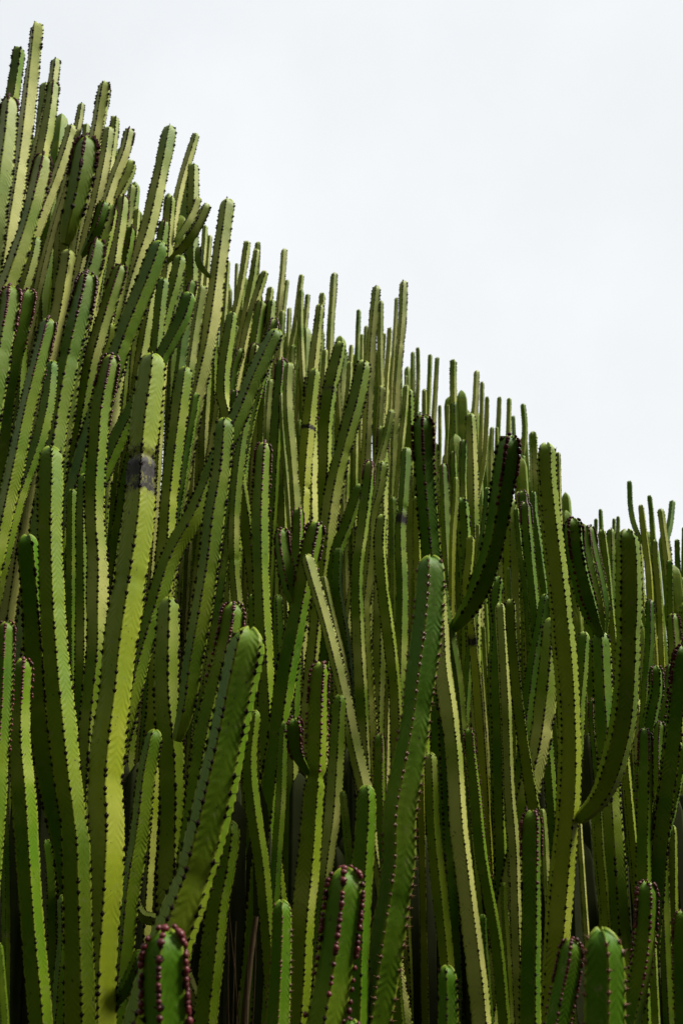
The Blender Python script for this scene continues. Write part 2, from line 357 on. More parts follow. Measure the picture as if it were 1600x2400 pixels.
COLUMNS = [
 ('low very thick foreground column with rows of crimson buds', '', [
   (5, -8, 2, 0.1, 0.0, 0.0315, 0, [], [], '-218,1349,1037;-218,1349,1013;-217,1350,978;-212,1351,931;-186,1358,572;-153,1366,-147', ''),
  ]),
 ('very thick low green foreground tip with brown spined ribs', '', [
   (5, 0, 0.7, 0.05, 0.0, 0.0282, 0, [], [], '337,1400,1035;337,1400,993;331,1400,923;307,1398,564;277,1395,-156', ''),
  ]),
 ('red budded tip just showing at the foot of the stout budded column', '', [
   (5, -20, 2, 0.2, 0.0, 0.0161, 0, [], [], '15,1500,912;13,1500,892;12,1500,866;0,1497,506;-14,1495,-94', ''),
  ]),
 ('low red budded column touching the very thick green foreground tip', '', [
   (4, -20, 2, 0.1, 0.0, 0.0165, 0, [], [], '320,1498,1012;314,1499,981;302,1500,940;293,1501,906;220,1510,554;125,1521,-159', ''),
  ]),
 ('stout foreground column with long rows of red round buds', '', [
   (5, -6, 2, 0.2, 0.0, 0.0302, 0, [], [], '6,1605,1102;6,1604,1072;-2,1600,1009;-11,1597,947;-22,1593,891;-78,1577,536;-140,1559,-60', ''),
  ]),
 ('dark green bare tipped column behind the low crimson budded column, second nearest it', 'ribbed columns packed in the stand', [
   (5, -14, 0, 0.25, 0.2, 0.0087, 0, [], [], '-540,1700,989;-535,1700,967;-525,1700,912;-518,1700,874;-470,1701,517;-417,1702,-80', ''),
  ]),
 ('low dark green foreground tip between the tall smooth column and the long pale curved one', '', [
   (5, -14, 1, 0.1, 0.0, 0.0188, 0, [], [], '167,1722,954;168,1720,921;166,1718,873;155,1704,513;142,1689,-86', ''),
  ]),
 ('broad slanting foreground column with brown spined bare tip', '', [
   (5, -22, 0, 0.2, 0.12, 0.0375, 0, [], [], '-164,1766,1504;-169,1764,1466;-183,1760,1385;-200,1755,1280;-219,1750,1180;-243,1745,1077;-267,1741,1007;-287,1738,940;-373,1724,591;-483,1706,-120', ''),
  ]),
 ('low bright green foreground tip with bare ribs beside the upright jointed column', '', [
   (5, 8, 0.7, 0.15, 0.0, 0.0199, 0, [], [], '-101,1803,1046;-100,1802,1014;-101,1800,944;-104,1797,858;-115,1787,499;-127,1776,-101', ''),
  ]),
 ('short foreground column with bright red bead crown beside a slim pointed one', '', [
   (5, 10, 2, 0.25, 0.0, 0.0186, 0, [], [], '-648,1903,1544;-645,1902,1491;-638,1900,1403;-634,1898,1318;-621,1892,959;-609,1886,479;-601,1883,-1', ''),
  ]),
 ('bare bright green tip directly behind the stout red budded column', '', [
   (4, 12, 0, 0.15, 0.0, 0.0217, 0, [], [], '46,1902,1238;45,1901,1188;41,1900,1135;35,1899,1058;29,1896,933;15,1891,574;-1,1885,-26', ''),
  ]),
 ('dark low column with maroon bud crown under the dark leaning flank column', '', [
   (5, 10, 2, 0.1, 0.0, 0.0212, 0, [], [], '544,1898,1071;540,1899,1029;529,1900,963;508,1902,884;493,1903,841;395,1909,495;286,1915,-95', ''),
  ]),
 ('dark green maroon budded tipped column behind the very thick low tip', 'ribbed columns packed in the stand', [
   (4, 12, 2, 0.1, 0.0, 0.0154, 0, [], [], '603,1897,1022;595,1900,963;588,1905,858;569,1918,499;549,1932,-101', ''),
  ]),
 ('tall smooth green foreground column with a bright green bare tip in mid stand', '', [
   (5, -18, 0.7, 0.15, 0.0, 0.0337, 0, [], [], '183,1976,1696;183,1973,1644;172,1966,1533;157,1960,1441;144,1955,1352;127,1950,1266;111,1945,1183;109,1941,1108;91,1934,1004;73,1928,905;61,1924,838;11,1907,482;-45,1888,-115', ''),
  ]),
 ('slim pointed column with maroon specks beside a short red bead crowned one', '', [
   (4, 25, 1.6, 0.35, 0.0, 0.0222, 0, [], [], '-641,1998,1488;-639,1999,1416;-632,1999,1327;-614,2000,1229;-590,2001,1079;-567,2002,947;-544,2003,825;-491,2005,469;-442,2007,-9', ''),
  ]),
 ('green bare tipped column beside the jointed column with the fat arm', 'ribbed columns packed in the stand', [
   (5, 22, 0, 0.35, 0.15, 0.0253, 0, [], [], '-213,1994,1176;-222,1997,1093;-234,2000,1026;-242,2004,921;-249,2008,824;-272,2020,465;-294,2031,-14', ''),
  ]),
 ('upright dark green foreground column with maroon flecked tip beside the big yellow edged one', '', [
   (4, 18, 1.6, 0.2, 0.0, 0.022, 0, [], [], '364,1993,1195;360,1996,1124;354,2000,1009;346,2004,897;342,2007,824;327,2018,465;313,2028,-15', ''),
  ]),
 ('upright jointed column with a red bud crown and a short fat bud tipped arm', '', [
   (4, 22, 2, 0.45, 0.15, 0.0228, 0, [0.229], [], '-42,2049,1489;-47,2050,1439;-49,2050,1362;-51,2050,1272;-56,2050,1214;-62,2050,1117;-73,2050,996;-77,2051,889;-82,2051,817;-101,2051,458;-119,2052,-22', ''),
   (4, 40, 2, 0.1, 0.0, 0.0202, 0, [], [], '-92,1970,1366;-92,1982,1340;-88,2003,1304;-66,2030,1267', 'short fat dark arm edged with red buds'),
  ]),
 ('red bead crowned column directly behind the broad slanting foreground one', '', [
   (5, 8, 2, 0.25, 0.1, 0.0269, 0, [], [], '-233,2112,1629;-238,2109,1561;-254,2105,1478;-272,2100,1383;-284,2096,1305;-292,2092,1215;-318,2077,856;-341,2064,377;-356,2055,-103', ''),
  ]),
 ('long pale whitish curved column beside the tall smooth green one', '', [
   (4, 18, 0, 1.0, 0.0, 0.0203, 0, [], [], '214,2173,1709;218,2161,1588;218,2152,1496;227,2143,1408;235,2133,1306;237,2120,1176;241,2115,1123;251,2103,1002;260,2091,886;264,2084,814;279,2055,455;293,2028,-24', ''),
  ]),
 ('bright green foreground column with bare rounded tip beside the scorched yellow one', '', [
   (5, 20, 0, 0.3, 0.15, 0.0299, 0, [], [], '-687,2192,2024;-678,2186,1946;-667,2176,1831;-661,2172,1783;-640,2161,1639;-616,2150,1502;-596,2142,1403;-570,2132,1277;-541,2122,1157;-531,2117,1090;-488,2094,733;-448,2072,255;-427,2061,-104', ''),
  ]),
 ('dark green dark spined tipped column beside the maroon flecked column', 'ribbed columns packed in the stand', [
   (4, 18, 1, 0.1, 0.0, 0.0114, 0, [], [], '283,2150,999;281,2150,968;284,2149,879;291,2144,519;300,2139,-81', ''),
  ]),
 ('large yellow green column with a black scorched band near its rounded tip', '', [
   (4, 10, 0, 0.45, 0.42, 0.0377, 0, [0.301], [(0.343, 0.038)], '-487,2318,2333;-486,2311,2261;-491,2298,2129;-490,2287,2023;-485,2273,1885;-491,2260,1749;-498,2247,1623;-502,2240,1551;-503,2230,1447;-507,2220,1347;-506,2210,1250;-496,2203,1178;-489,2189,1043;-485,2175,901;-478,2165,799;-458,2136,440;-439,2109,-38', ''),
   (4, -14, 0, 0.2, 0.0, 0.0175, 0, [], [], '-395,2140,933;-414,2159,887;-442,2194,846;-481,2240,812', ''),
  ]),
 ('green bare tipped column behind the jointed column with the fat arm, second nearest it', 'ribbed columns packed in the stand', [
   (5, 20, 0, 0.35, 0.2, 0.0175, 0, [], [], '-189,2191,1409;-198,2196,1297;-185,2200,1188;-169,2203,1102;-156,2207,998;-118,2219,640;-71,2233,-78', ''),
  ]),
 ('big tall yellow edged column standing free on the skyline with a long curved arm', '', [
   (5, 16, 0, 0.4, 0.5, 0.0267, 0, [], [], '495,2238,2051;489,2233,1969;490,2225,1824;494,2217,1699;496,2209,1560;495,2200,1415;485,2192,1276;469,2185,1165;444,2177,1027;425,2169,906;407,2163,799;358,2146,443;313,2130,-35', ''),
   (5, 22, 0, 0.28, 0.25, 0.0278, 0, [], [], '598,2000,1761;599,2010,1695;595,2027,1595;586,2051,1463;576,2078,1367;553,2109,1278;531,2143,1221;494,2180,1180', 'long thick green arm curving upward'),
  ]),
 ('green bare tipped column behind the very thick low tip', 'ribbed columns packed in the stand', [
   (4, 12, 0, 0.5, 0.1, 0.01, 0, [], [], '635,2202,979;632,2200,933;624,2195,794;606,2185,434;590,2175,-45', ''),
  ]),
 ('small column with maroon tip beside the tall smooth green foreground column', '', [
   (4, 25, 2, 0.25, 0.0, 0.015, 0, [], [], '86,2301,1368;85,2301,1320;85,2300,1222;93,2299,1125;120,2297,766;145,2295,287;158,2294,-73', ''),
  ]),
 ('dark green bare tipped column behind the jointed column with the fat arm', 'ribbed columns packed in the stand', [
   (5, 10, 0, 0.2, 0.0, 0.0126, 0, [], [], '-129,2309,1396;-133,2307,1355;-135,2300,1222;-140,2295,1132;-155,2279,772;-169,2265,293;-177,2257,-67', ''),
  ]),
 ('green bare tipped column beside the tall smooth green column', 'ribbed columns packed in the stand', [
   (5, -14, 0, 0.4, 0.0, 0.0102, 0, [], [], '3,2297,1244;10,2300,1180;17,2304,1100;41,2318,741;63,2331,262;75,2338,-98', ''),
  ]),
 ('green bare tipped column beside the long pale whitish column', 'ribbed columns packed in the stand', [
   (5, 5, 0, 0.4, 0.2, 0.0174, 0, [], [], '199,2297,1327;200,2298,1261;201,2300,1164;211,2302,1038;221,2305,916;244,2310,557;269,2317,-42', ''),
  ]),
 ('slim maroon tipped column curving down beside the long pale whitish one', '', [
   (4, 22, 2, 0.3, 0.0, 0.0153, 0, [], [], '289,2300,1380;290,2300,1336;296,2300,1247;304,2300,1117;318,2300,1020;331,2300,923;338,2300,798;356,2300,438;372,2301,-42', ''),
  ]),
 ('pale bare tipped column behind the maroon flecked column', 'ribbed columns packed in the stand', [
   (4, -14, 0, 0.8, 0.0, 0.0081, 0, [], [], '445,2306,1206;447,2304,1154;445,2300,1057;444,2297,988;438,2286,628;430,2271,-92', ''),
  ]),
 ('nearly black shaded column with maroon bud rows leaning forward against the skyline', '', [
   (5, -12, 2, 0.05, 0.0, 0.0265, 1, [], [], '202,2265,2135;202,2280,2086;205,2308,1997;216,2350,1862;225,2378,1773;232,2421,1639;247,2512,1290;261,2597,818;270,2653,342;274,2682,-17', ''),
  ]),
 ('green bare tipped column behind the jointed column with the fat arm, nearest it', 'ribbed columns packed in the stand', [
   (4, 12, 0, 0.5, 0.0, 0.0188, 1, [], [], '-4,2344,1462;-12,2347,1324;-21,2350,1190;-34,2352,1099;-77,2358,742;-131,2366,24', ''),
  ]),
 ('green bare tipped column behind the jointed column with the fat arm, third nearest it', 'ribbed columns packed in the stand', [
   (4, -14, 0, 0.3, 0.0, 0.0239, 1, [], [], '-431,2351,1383;-439,2351,1331;-446,2351,1280;-452,2350,1164;-465,2349,1036;-468,2349,942;-480,2348,582;-493,2346,-17', ''),
  ]),
 ('pale straight column slanting the other way, crossing in front of dark upright ones', '', [
   (4, -15, 0, 1.0, 0.0, 0.0175, 1, [], [], '-89,2445,1830;-69,2437,1760;-42,2426,1668;-15,2413,1564;11,2400,1452;32,2387,1344;51,2378,1265;66,2369,1190;124,2334,837;178,2302,361;206,2285,2', ''),
  ]),
 ('pale bare tipped column behind the low crimson budded column', 'ribbed columns packed in the stand', [
   (4, 24, 0, 0.8, 0.0, 0.0116, 1, [], [], '-503,2408,1001;-503,2404,937;-502,2400,860;-499,2397,800;-482,2380,441;-467,2365,-39', ''),
  ]),
 ('green bare tipped column behind the low crimson budded column', 'ribbed columns packed in the stand', [
   (5, -14, 0, 0.3, 0.0, 0.0182, 1, [], [], '-624,2396,1024;-614,2400,938;-615,2406,814;-617,2419,454;-619,2432,-26', ''),
  ]),
 ('thin stem carrying a long nearly black bud rimmed arm', '', [
   (4, -14, 0, 0.3, 0.0, 0.0123, 1, [], [], '255,2450,1759;270,2455,1639;287,2460,1526;296,2467,1369;305,2473,1217;321,2486,858;337,2497,378;345,2503,18', ''),
   (5, -20, 2, 0.05, 0.0, 0.0308, 1, [], [], '403,2210,2059;393,2227,1991;381,2258,1906;368,2298,1823;344,2346,1740;316,2400,1682;281,2460,1642', 'long nearly black arm with maroon bud rows'),
  ]),
 ('light green bare tipped column curving down beside the big yellow edged one', '', [
   (4, 25, 0, 0.5, 0.15, 0.0175, 1, [], [], '415,2395,1702;413,2396,1635;415,2398,1556;421,2400,1439;431,2402,1325;444,2405,1215;455,2406,1143;499,2412,786;540,2418,308;562,2421,-51', ''),
  ]),
 ('dark leaning column with budded tip at the outer flank of the foreground', '', [
   (4, 30, 2, 0.08, 0.0, 0.0249, 1, [], [], '820,2378,1582;805,2385,1514;779,2400,1363;750,2415,1215;731,2425,1111;680,2454,755;632,2481,279;608,2495,-80', ''),
  ]),
 ('upright dark column with maroon crown beside the long thick curving arm', '', [
   (4, 12, 2, 0.15, 0.0, 0.0187, 1, [], [], '719,2404,1390;713,2402,1325;700,2400,1215;686,2397,1098;652,2391,739;621,2385,260;605,2382,-99', ''),
  ]),
 ('green bare tipped column behind the maroon flecked column', 'ribbed columns packed in the stand', [
   (4, -20, 0, 0.5, 0.2, 0.0082, 1, [], [], '366,2396,1049;365,2398,998;367,2400,913;368,2404,782;370,2412,422;372,2420,-58', ''),
  ]),
 ('green bare tipped column beside the upright maroon crowned column', 'ribbed columns packed in the stand', [
   (5, 28, 0, 0.4, 0.2, 0.0142, 1, [], [], '589,2393,1245;586,2397,1119;589,2400,1015;588,2402,953;584,2410,593;579,2419,-6', ''),
  ]),
 ('short dark trunk holding two dark maroon crowned arms behind the big curved arm', '', [
   (4, -14, 0, 0.3, 0.0, 0.0247, 1, [], [], '649,2467,1635;647,2465,1587;642,2460,1486;639,2454,1368;631,2440,1008;624,2427,528;618,2417,-72', ''),
   (5, 25, 2, 0.08, 0.0, 0.0249, 1, [], [], '570,2340,1893;573,2355,1815;593,2382,1725;620,2418,1657;647,2460,1623', 'dark arm with heavy maroon crown'),
   (4, -25, 2, 0.35, 0.1, 0.0167, 1, [], [], '607,2400,1897;613,2409,1825;629,2425,1732;643,2445,1670;651,2470,1625', 'light green arm with maroon crown'),
   (4, -20, 2, 0.25, 0.0, 0.0146, 1, [], [], '634,2440,1905;642,2445,1835;656,2454,1752;663,2466,1691;659,2480,1627', ''),
  ]),
 ('dark leaning column with maroon crown and a short bud tipped side arm', '', [
   (4, 22, 2, 0.3, 0.0, 0.027, 1, [], [], '-64,2475,1927;-79,2479,1852;-98,2484,1752;-119,2490,1635;-137,2495,1539;-154,2501,1409;-192,2516,1051;-227,2529,572;-254,2540,-27', ''),
   (4, -15, 2, 0.2, 0.0, 0.0211, 1, [], [], '-154,2470,1907;-154,2472,1870;-145,2477,1811;-130,2483,1736;-115,2490,1698', 'short green arm edged with maroon buds'),
  ]),
 ('pale broad blade like column squeezed behind the big yellow edged one', '', [
   (4, -5, 0, 0.8, 0.0, 0.0265, 1, [], [], '548,2555,1689;528,2552,1540;510,2550,1437;493,2549,1356;467,2547,1273;380,2542,924;298,2537,451;243,2533,-26', ''),
  ]),
 ('dark trunk with a long bright green arm rising from its side', '', [
   (4, 18, 0, 0.55, 0.0, 0.0323, 1, [], [], '-442,2503,1732;-441,2502,1598;-436,2501,1483;-421,2500,1372;-410,2499,1263;-406,2498,1123;-398,2496,763;-387,2493,43', ''),
   (5, -4, 0, 0.3, 0.1, 0.0292, 1, [], [], '-307,2420,2196;-307,2421,2138;-312,2424,2033;-324,2427,1930;-331,2431,1814;-345,2435,1682;-363,2439,1549;-375,2445,1439;-395,2450,1365', 'long bright green five ribbed arm'),
  ]),
 ('very dark shaded column close behind the bright green foreground one', '', [
   (4, 40, 0, 0.1, 0.0, 0.0325, 1, [], [], '-790,2401,1870;-772,2427,1738;-752,2464,1553;-732,2500,1372;-703,2529,1229;-669,2555,1095;-646,2583,955;-599,2640,603;-546,2704,9', ''),
  ]),
 ('dark green bare tipped column behind the low crimson budded column, third nearest it', 'ribbed columns packed in the stand', [
   (5, 12, 0, 0.2, 0.0, 0.0099, 1, [], [], '-828,2499,1342;-817,2500,1270;-792,2502,1062;-758,2505,703;-714,2509,-15', ''),
  ]),
 ('pale bare tipped column beside the long nearly black arm', 'ribbed columns packed in the stand', [
   (5, 18, 0, 0.75, 0.0, 0.0158, 1, [], [], '407,2512,1719;407,2509,1637;407,2505,1533;406,2500,1411;403,2494,1255;406,2488,1110;402,2482,975;393,2471,615;382,2458,15', ''),
  ]),
 ('dark green bare tipped column beside the upright maroon crowned column', 'ribbed columns packed in the stand', [
   (4, 24, 0, 0.2, 0.0, 0.0196, 1, [], [], '843,2523,1367;828,2522,1308;797,2520,1211;764,2518,1118;744,2517,1044;669,2511,692;573,2504,-21', ''),
  ]),
 ('upright column with short maroon tip behind the broad slanting foreground one', '', [
   (4, 12, 2, 0.4, 0.1, 0.0236, 1, [], [], '-214,2571,2187;-217,2571,2145;-219,2571,2055;-220,2571,1977;-216,2570,1857;-209,2570,1732;-197,2570,1571;-186,2569,1416;-178,2569,1266;-171,2569,1123;-155,2569,1025;-105,2568,668;-41,2567,-49', ''),
  ]),
 ('long wavy column with maroon bead rows on its tip beside the scorched one', '', [
   (5, 12, 2, 0.5, 0.0, 0.03, 1, [], [], '-670,2627,2484;-676,2628,2438;-692,2631,2318;-693,2633,2201;-693,2636,2087;-685,2638,1976;-669,2640,1867;-661,2642,1748;-652,2645,1624;-655,2647,1523;-658,2649,1424;-658,2652,1270;-659,2658,910;-660,2664,430;-661,2666,70', ''),
  ]),
 ('green maroon budded tipped column beside the dark column with bud tipped side arm', 'ribbed columns packed in the stand', [
   (4, 15, 2, 0.35, 0.0, 0.0189, 1, [], [], '-121,2644,2019;-121,2640,1946;-121,2636,1875;-125,2621,1515;-128,2607,1035;-129,2598,555;-131,2590,-45', ''),
  ]),
 ('pale curved arm like stem sagging low between the trunks', '', [
   (4, 18, 0, 0.8, 0.0, 0.0154, 1, [], [], '-523,2596,1059;-509,2598,1013;-484,2600,964;-428,2601,945;-280,2603,617;-109,2606,42', ''),
  ]),
 ('dark green bare tipped column behind the low crimson budded column, nearest it', 'ribbed columns packed in the stand', [
   (4, -20, 0, 0.2, 0.0, 0.0155, 1, [], [], '-731,2603,1140;-713,2600,1058;-701,2596,955;-666,2585,596;-628,2573,-2', ''),
  ]),
 ('dark green dark spined tipped column beside the withered yellow column', 'ribbed columns packed in the stand', [
   (5, 20, 1, 0.2, 0.0, 0.0214, 1, [], [], '424,2628,1819;411,2624,1748;415,2620,1681;403,2613,1549;398,2603,1381;389,2586,1021;380,2571,542;374,2559,-58', ''),
  ]),
 ('dark green bare tipped column behind the two dark maroon crowned arms', 'ribbed columns packed in the stand', [
   (5, -22, 0, 0.2, 0.0, 0.0194, 1, [], [], '562,2669,1779;542,2664,1690;518,2660,1600;492,2654,1470;477,2650,1385;429,2636,1029;384,2623,551;349,2613,-48', ''),
  ]),
 ('yellow column with a withered pointed tip and a dark reddish scar', '', [
   (4, 18, 0, 0.6, 0.9, 0.0153, 1, [], [(0.299, 0.01)], '358,2650,1941;351,2647,1870;340,2644,1794;348,2640,1685;355,2635,1552;360,2628,1383;362,2623,1261;368,2612,901;373,2601,421;376,2594,-59', ''),
  ]),
 ('small bright green budded tip against a dark leaning column', '', [
   (4, -25, 2, 0.3, 0.1, 0.0146, 1, [], [], '819,2604,1427;811,2603,1381;804,2600,1316;798,2597,1240;774,2586,881;751,2575,402;736,2568,-78', ''),
  ]),
 ('green bare tipped column behind the upright maroon crowned column', 'ribbed columns packed in the stand', [
   (5, 18, 0, 0.4, 0.3, 0.0142, 1, [], [], '822,2598,1174;817,2600,1117;806,2603,1003;779,2611,644;744,2620,-75', ''),
  ]),
 ('gently curved pale green column with bare tip beside the tall green foreground one', '', [
   (4, 20, 1, 0.55, 0.15, 0.0196, 1, [], [], '115,2662,2007;106,2659,1925;113,2655,1793;127,2650,1666;141,2645,1522;143,2642,1431;151,2631,1071;157,2622,591;163,2614,-9', ''),
  ]),
 ('pale bare tipped column behind the big yellow edged column', 'ribbed columns packed in the stand', [
   (5, 12, 0, 0.9, 0.0, 0.0084, 1, [], [], '616,2647,2189;613,2648,2122;609,2650,2037;608,2653,1899;607,2660,1539;605,2666,1059;604,2670,579;604,2673,-21', ''),
  ]),
 ('column with maroon bead crown leaning over the foreground group of bright columns', '', [
   (4, 12, 2, 0.55, 0.0, 0.0269, 1, [], [], '-886,2689,2640;-895,2691,2565;-912,2696,2446;-929,2700,2324;-943,2705,2183;-961,2710,2044;-999,2721,1687;-1035,2730,1208;-1058,2737,729;-1079,2742,9', ''),
  ]),
 ('green dark spined tipped column beside the black ringed column', 'ribbed columns packed in the stand', [
   (4, 20, 1.5, 0.55, 0.0, 0.0192, 1, [], [], '82,2709,2184;74,2707,2103;58,2703,1965;43,2700,1848;46,2695,1675;53,2691,1509;60,2686,1349;73,2679,989;85,2671,510;92,2666,30', ''),
  ]),
 ('narrow bright yellow column beside the dark bud rimmed column', '', [
   (4, 24, 0, 0.4, 0.6, 0.0121, 1, [], [], '214,2704,2075;212,2700,1886;208,2694,1526;205,2688,1046;203,2684,566;201,2682,-34', ''),
  ]),
 ('dark green dark spined tipped column behind the two dark maroon crowned arms, nearest it', 'ribbed columns packed in the stand', [
   (5, 10, 1.5, 0.25, 0.0, 0.0179, 1, [], [], '523,2696,2054;523,2698,1968;529,2700,1802;534,2702,1659;545,2706,1299;554,2710,819;560,2712,340;563,2714,-20', ''),
  ]),
 ('dark green bare tipped column behind the pale crossing column', 'ribbed columns packed in the stand', [
   (5, -14, 0, 0.1, 0.0, 0.0186, 1, [], [], '-177,2721,1790;-173,2720,1722;-168,2719,1637;-147,2717,1278;-129,2715,798;-116,2713,318;-110,2713,-42', ''),
  ]),
 ('long column slanting across its neighbours behind the bright green five ribbed arm', '', [
   (5, 0, 0, 0.2, 0.15, 0.0307, 1, [], [], '-196,2750,2635;-231,2750,2549;-275,2750,2436;-309,2750,2336;-377,2750,2176;-425,2750,2034;-488,2750,1906;-530,2750,1729;-554,2750,1621;-616,2750,1267;-674,2750,790;-727,2750,72', ''),
  ]),
 ('green bare tipped column behind the bright green bare foreground column, nearest it', 'ribbed columns packed in the stand', [
   (5, 15, 0, 0.4, 0.0, 0.0241, 1, [], [], '-769,2808,2183;-761,2809,2015;-739,2809,1741;-726,2810,1524;-712,2810,1358;-694,2811,1237;-651,2811,880;-611,2812,402;-591,2812,42', ''),
  ]),
 ('thin pale column slanting parallel behind the pale straight one', '', [
   (4, 12, 0, 0.9, 0.0, 0.013, 1, [], [], '-52,2747,1851;-41,2748,1794;-21,2750,1707;4,2752,1601;17,2754,1517;60,2761,1160;101,2767,682;137,2772,-37', ''),
  ]),
 ('dark green bare tipped column behind the dark column with bud tipped side arm', 'ribbed columns packed in the stand', [
   (4, 12, 0, 0.15, 0.0, 0.0171, 1, [], [], '-9,2766,1939;-11,2768,1888;-12,2770,1821;4,2774,1712;17,2777,1605;52,2787,1246;84,2796,768;112,2804,48', ''),
  ]),
 ('column with a black corky ring below its short green top segment', '', [
   (4, -12, 0, 0.4, 0.0, 0.0171, 1, [0.198], [(0.23, 0.012)], '194,2764,2250;189,2760,2170;180,2755,2073;170,2750,1979;172,2742,1814;163,2730,1597;151,2715,1237;140,2702,758;130,2689,38', ''),
  ]),
 ('green bare tipped column behind the two dark maroon crowned arms, nearest it', 'ribbed columns packed in the stand', [
   (5, 18, 0, 0.4, 0.3, 0.0141, 1, [], [], '749,2747,1989;753,2750,1896;755,2753,1801;762,2763,1442;769,2772,962;773,2778,482;776,2782,2', ''),
  ]),
 ('green bare tipped column beside the black ringed column', 'ribbed columns packed in the stand', [
   (5, -22, 0, 0.6, 0.35, 0.0209, 1, [], [], '126,2799,2219;115,2795,2134;91,2790,2038;89,2787,1962;74,2780,1824;65,2776,1734;72,2769,1603;81,2760,1419;95,2746,1060;107,2733,580;117,2723,-20', ''),
  ]),
 ('small yellow green spiny tip peeping up behind the red bead crowned column', '', [
   (4, 12, 1, 0.2, 0.2, 0.0181, 1, [], [], '-256,2801,1810;-252,2801,1762;-248,2800,1713;-240,2798,1608;-220,2794,1249;-201,2790,769;-185,2787,49', ''),
  ]),
 ('dark green dark spined tipped column behind the upright maroon crowned column', 'ribbed columns packed in the stand', [
   (5, -20, 1.5, 0.2, 0.0, 0.0145, 1, [], [], '702,2804,1511;697,2800,1442;697,2795,1354;700,2778,995;702,2762,515;704,2751,35', ''),
  ]),
 ('green bare tipped column beside the dark bluish column', 'ribbed columns packed in the stand', [
   (5, 18, 0, 0.4, 0.0, 0.0232, 1, [], [], '-918,2863,2585;-916,2857,2444;-933,2850,2288;-974,2842,2112;-995,2835,1943;-1032,2822,1585;-1066,2811,1107;-1088,2803,627;-1106,2797,28', ''),
  ]),
 ('green bare tipped column behind the bright green bare foreground column, second nearest it', 'ribbed columns packed in the stand', [
   (4, 18, 0, 0.3, 0.0, 0.0165, 1, [], [], '-821,2868,2155;-803,2859,1936;-783,2850,1705;-769,2843,1529;-745,2831,1170;-723,2821,691;-705,2812,91', ''),
  ]),
 ('dark green bare tipped column beside the black ringed column', 'ribbed columns packed in the stand', [
   (4, 30, 0, 0.15, 0.0, 0.0212, 1, [], [], '57,2812,2150;15,2836,2028;-13,2850,1957;-27,2872,1846;-64,2929,1493;-99,2983,1017;-122,3018,539;-137,3041,60', ''),
  ]),
 ('green dark spined tipped column behind the two dark maroon crowned arms', 'ribbed columns packed in the stand', [
   (4, -14, 1.5, 0.3, 0.0, 0.0146, 1, [], [], '804,2845,2021;800,2850,1923;793,2855,1825;772,2868,1466;752,2881,987;740,2890,507;731,2895,27', ''),
  ]),
 ('thick bud crowned column next to a dark bluish one', '', [
   (5, 0, 2, 0.4, 0.1, 0.0368, 1, [], [], '-1101,2930,2892;-1096,2927,2818;-1101,2920,2690;-1103,2913,2550;-1109,2898,2190;-1114,2883,1711;-1117,2874,1231;-1119,2868,751;-1121,2863,31', ''),
  ]),
 ('clean light green column just behind and beside the scorched yellow one', '', [
   (4, 14, 0, 0.5, 0.25, 0.0284, 1, [], [], '-500,2895,2580;-507,2896,2489;-520,2900,2308;-530,2903,2133;-532,2906,1987;-536,2912,1627;-540,2917,1147;-542,2921,667;-544,2923,67', ''),
  ]),
 ('long light green column with bare tip slanting through mid stand', '', [
   (5, 5, 0, 0.55, 0.2, 0.031, 1, [], [], '76,3029,2669;53,3032,2540;12,3036,2378;-23,3040,2221;-40,3043,2090;-48,3046,1987;-62,3049,1864;-95,3056,1506;-125,3063,1027;-145,3068,547;-158,3071,68', ''),
  ]),
 ('green dark spined tipped column behind the long nearly black arm', 'ribbed columns packed in the stand', [
   (4, 15, 1.5, 0.3, 0.0, 0.0176, 1, [], [], '559,2908,2162;561,2904,2061;565,2900,1939;569,2896,1820;566,2891,1695;560,2881,1335;554,2872,855;550,2866,375;549,2862,15', ''),
  ]),
 ('green bare tipped column behind the withered yellow column, second nearest it', 'ribbed columns packed in the stand', [
   (4, 18, 0, 0.4, 0.3, 0.0089, 1, [], [], '502,2900,1916;501,2900,1850;499,2900,1764;491,2899,1404;484,2898,924;479,2898,444;476,2897,-36', ''),
  ]),
 ('dark green dark spined tipped column behind the dark leaning flank column, second nearest it', 'ribbed columns packed in the stand', [
   (5, 24, 1.5, 0.2, 0.0, 0.022, 1, [], [], '921,2918,1624;915,2920,1549;894,2922,1478;811,2930,1128;734,2938,655;673,2944,58', ''),
  ]),
 ('green bare tipped column behind the two dark maroon crowned arms, second nearest it', 'ribbed columns packed in the stand', [
   (4, 5, 0, 0.4, 0.0, 0.0215, 1, [], [], '716,2900,1720;705,2900,1665;695,2900,1593;680,2900,1499;637,2899,1142;597,2899,664;565,2898,64', ''),
  ]),
 ('yellowish bare tipped column behind the long nearly black arm', 'ribbed columns packed in the stand', [
   (4, 18, 0, 0.5, 0.6, 0.0074, 1, [], [], '418,2899,1737;419,2900,1641;425,2902,1453;434,2904,1093;443,2907,613;449,2909,13', ''),
  ]),
 ('green bare tipped column behind the black ringed column, second nearest it', 'ribbed columns packed in the stand', [
   (5, -20, 0, 0.35, 0.0, 0.0143, 1, [], [], '162,2945,2157;163,2950,2059;161,2967,1728;159,2981,1368;157,2995,888;156,3003,408;155,3008,48', ''),
  ]),
 ('green bare tipped column behind the withered yellow column, third nearest it', 'ribbed columns packed in the stand', [
   (5, 18, 0, 0.4, 0.0, 0.0114, 1, [], [], '544,2952,2122;548,2951,1983;558,2950,1863;560,2949,1706;565,2947,1346;569,2945,866;571,2944,386;573,2944,26', ''),
  ]),
 ('dark bluish green column with maroon edged tip', '', [
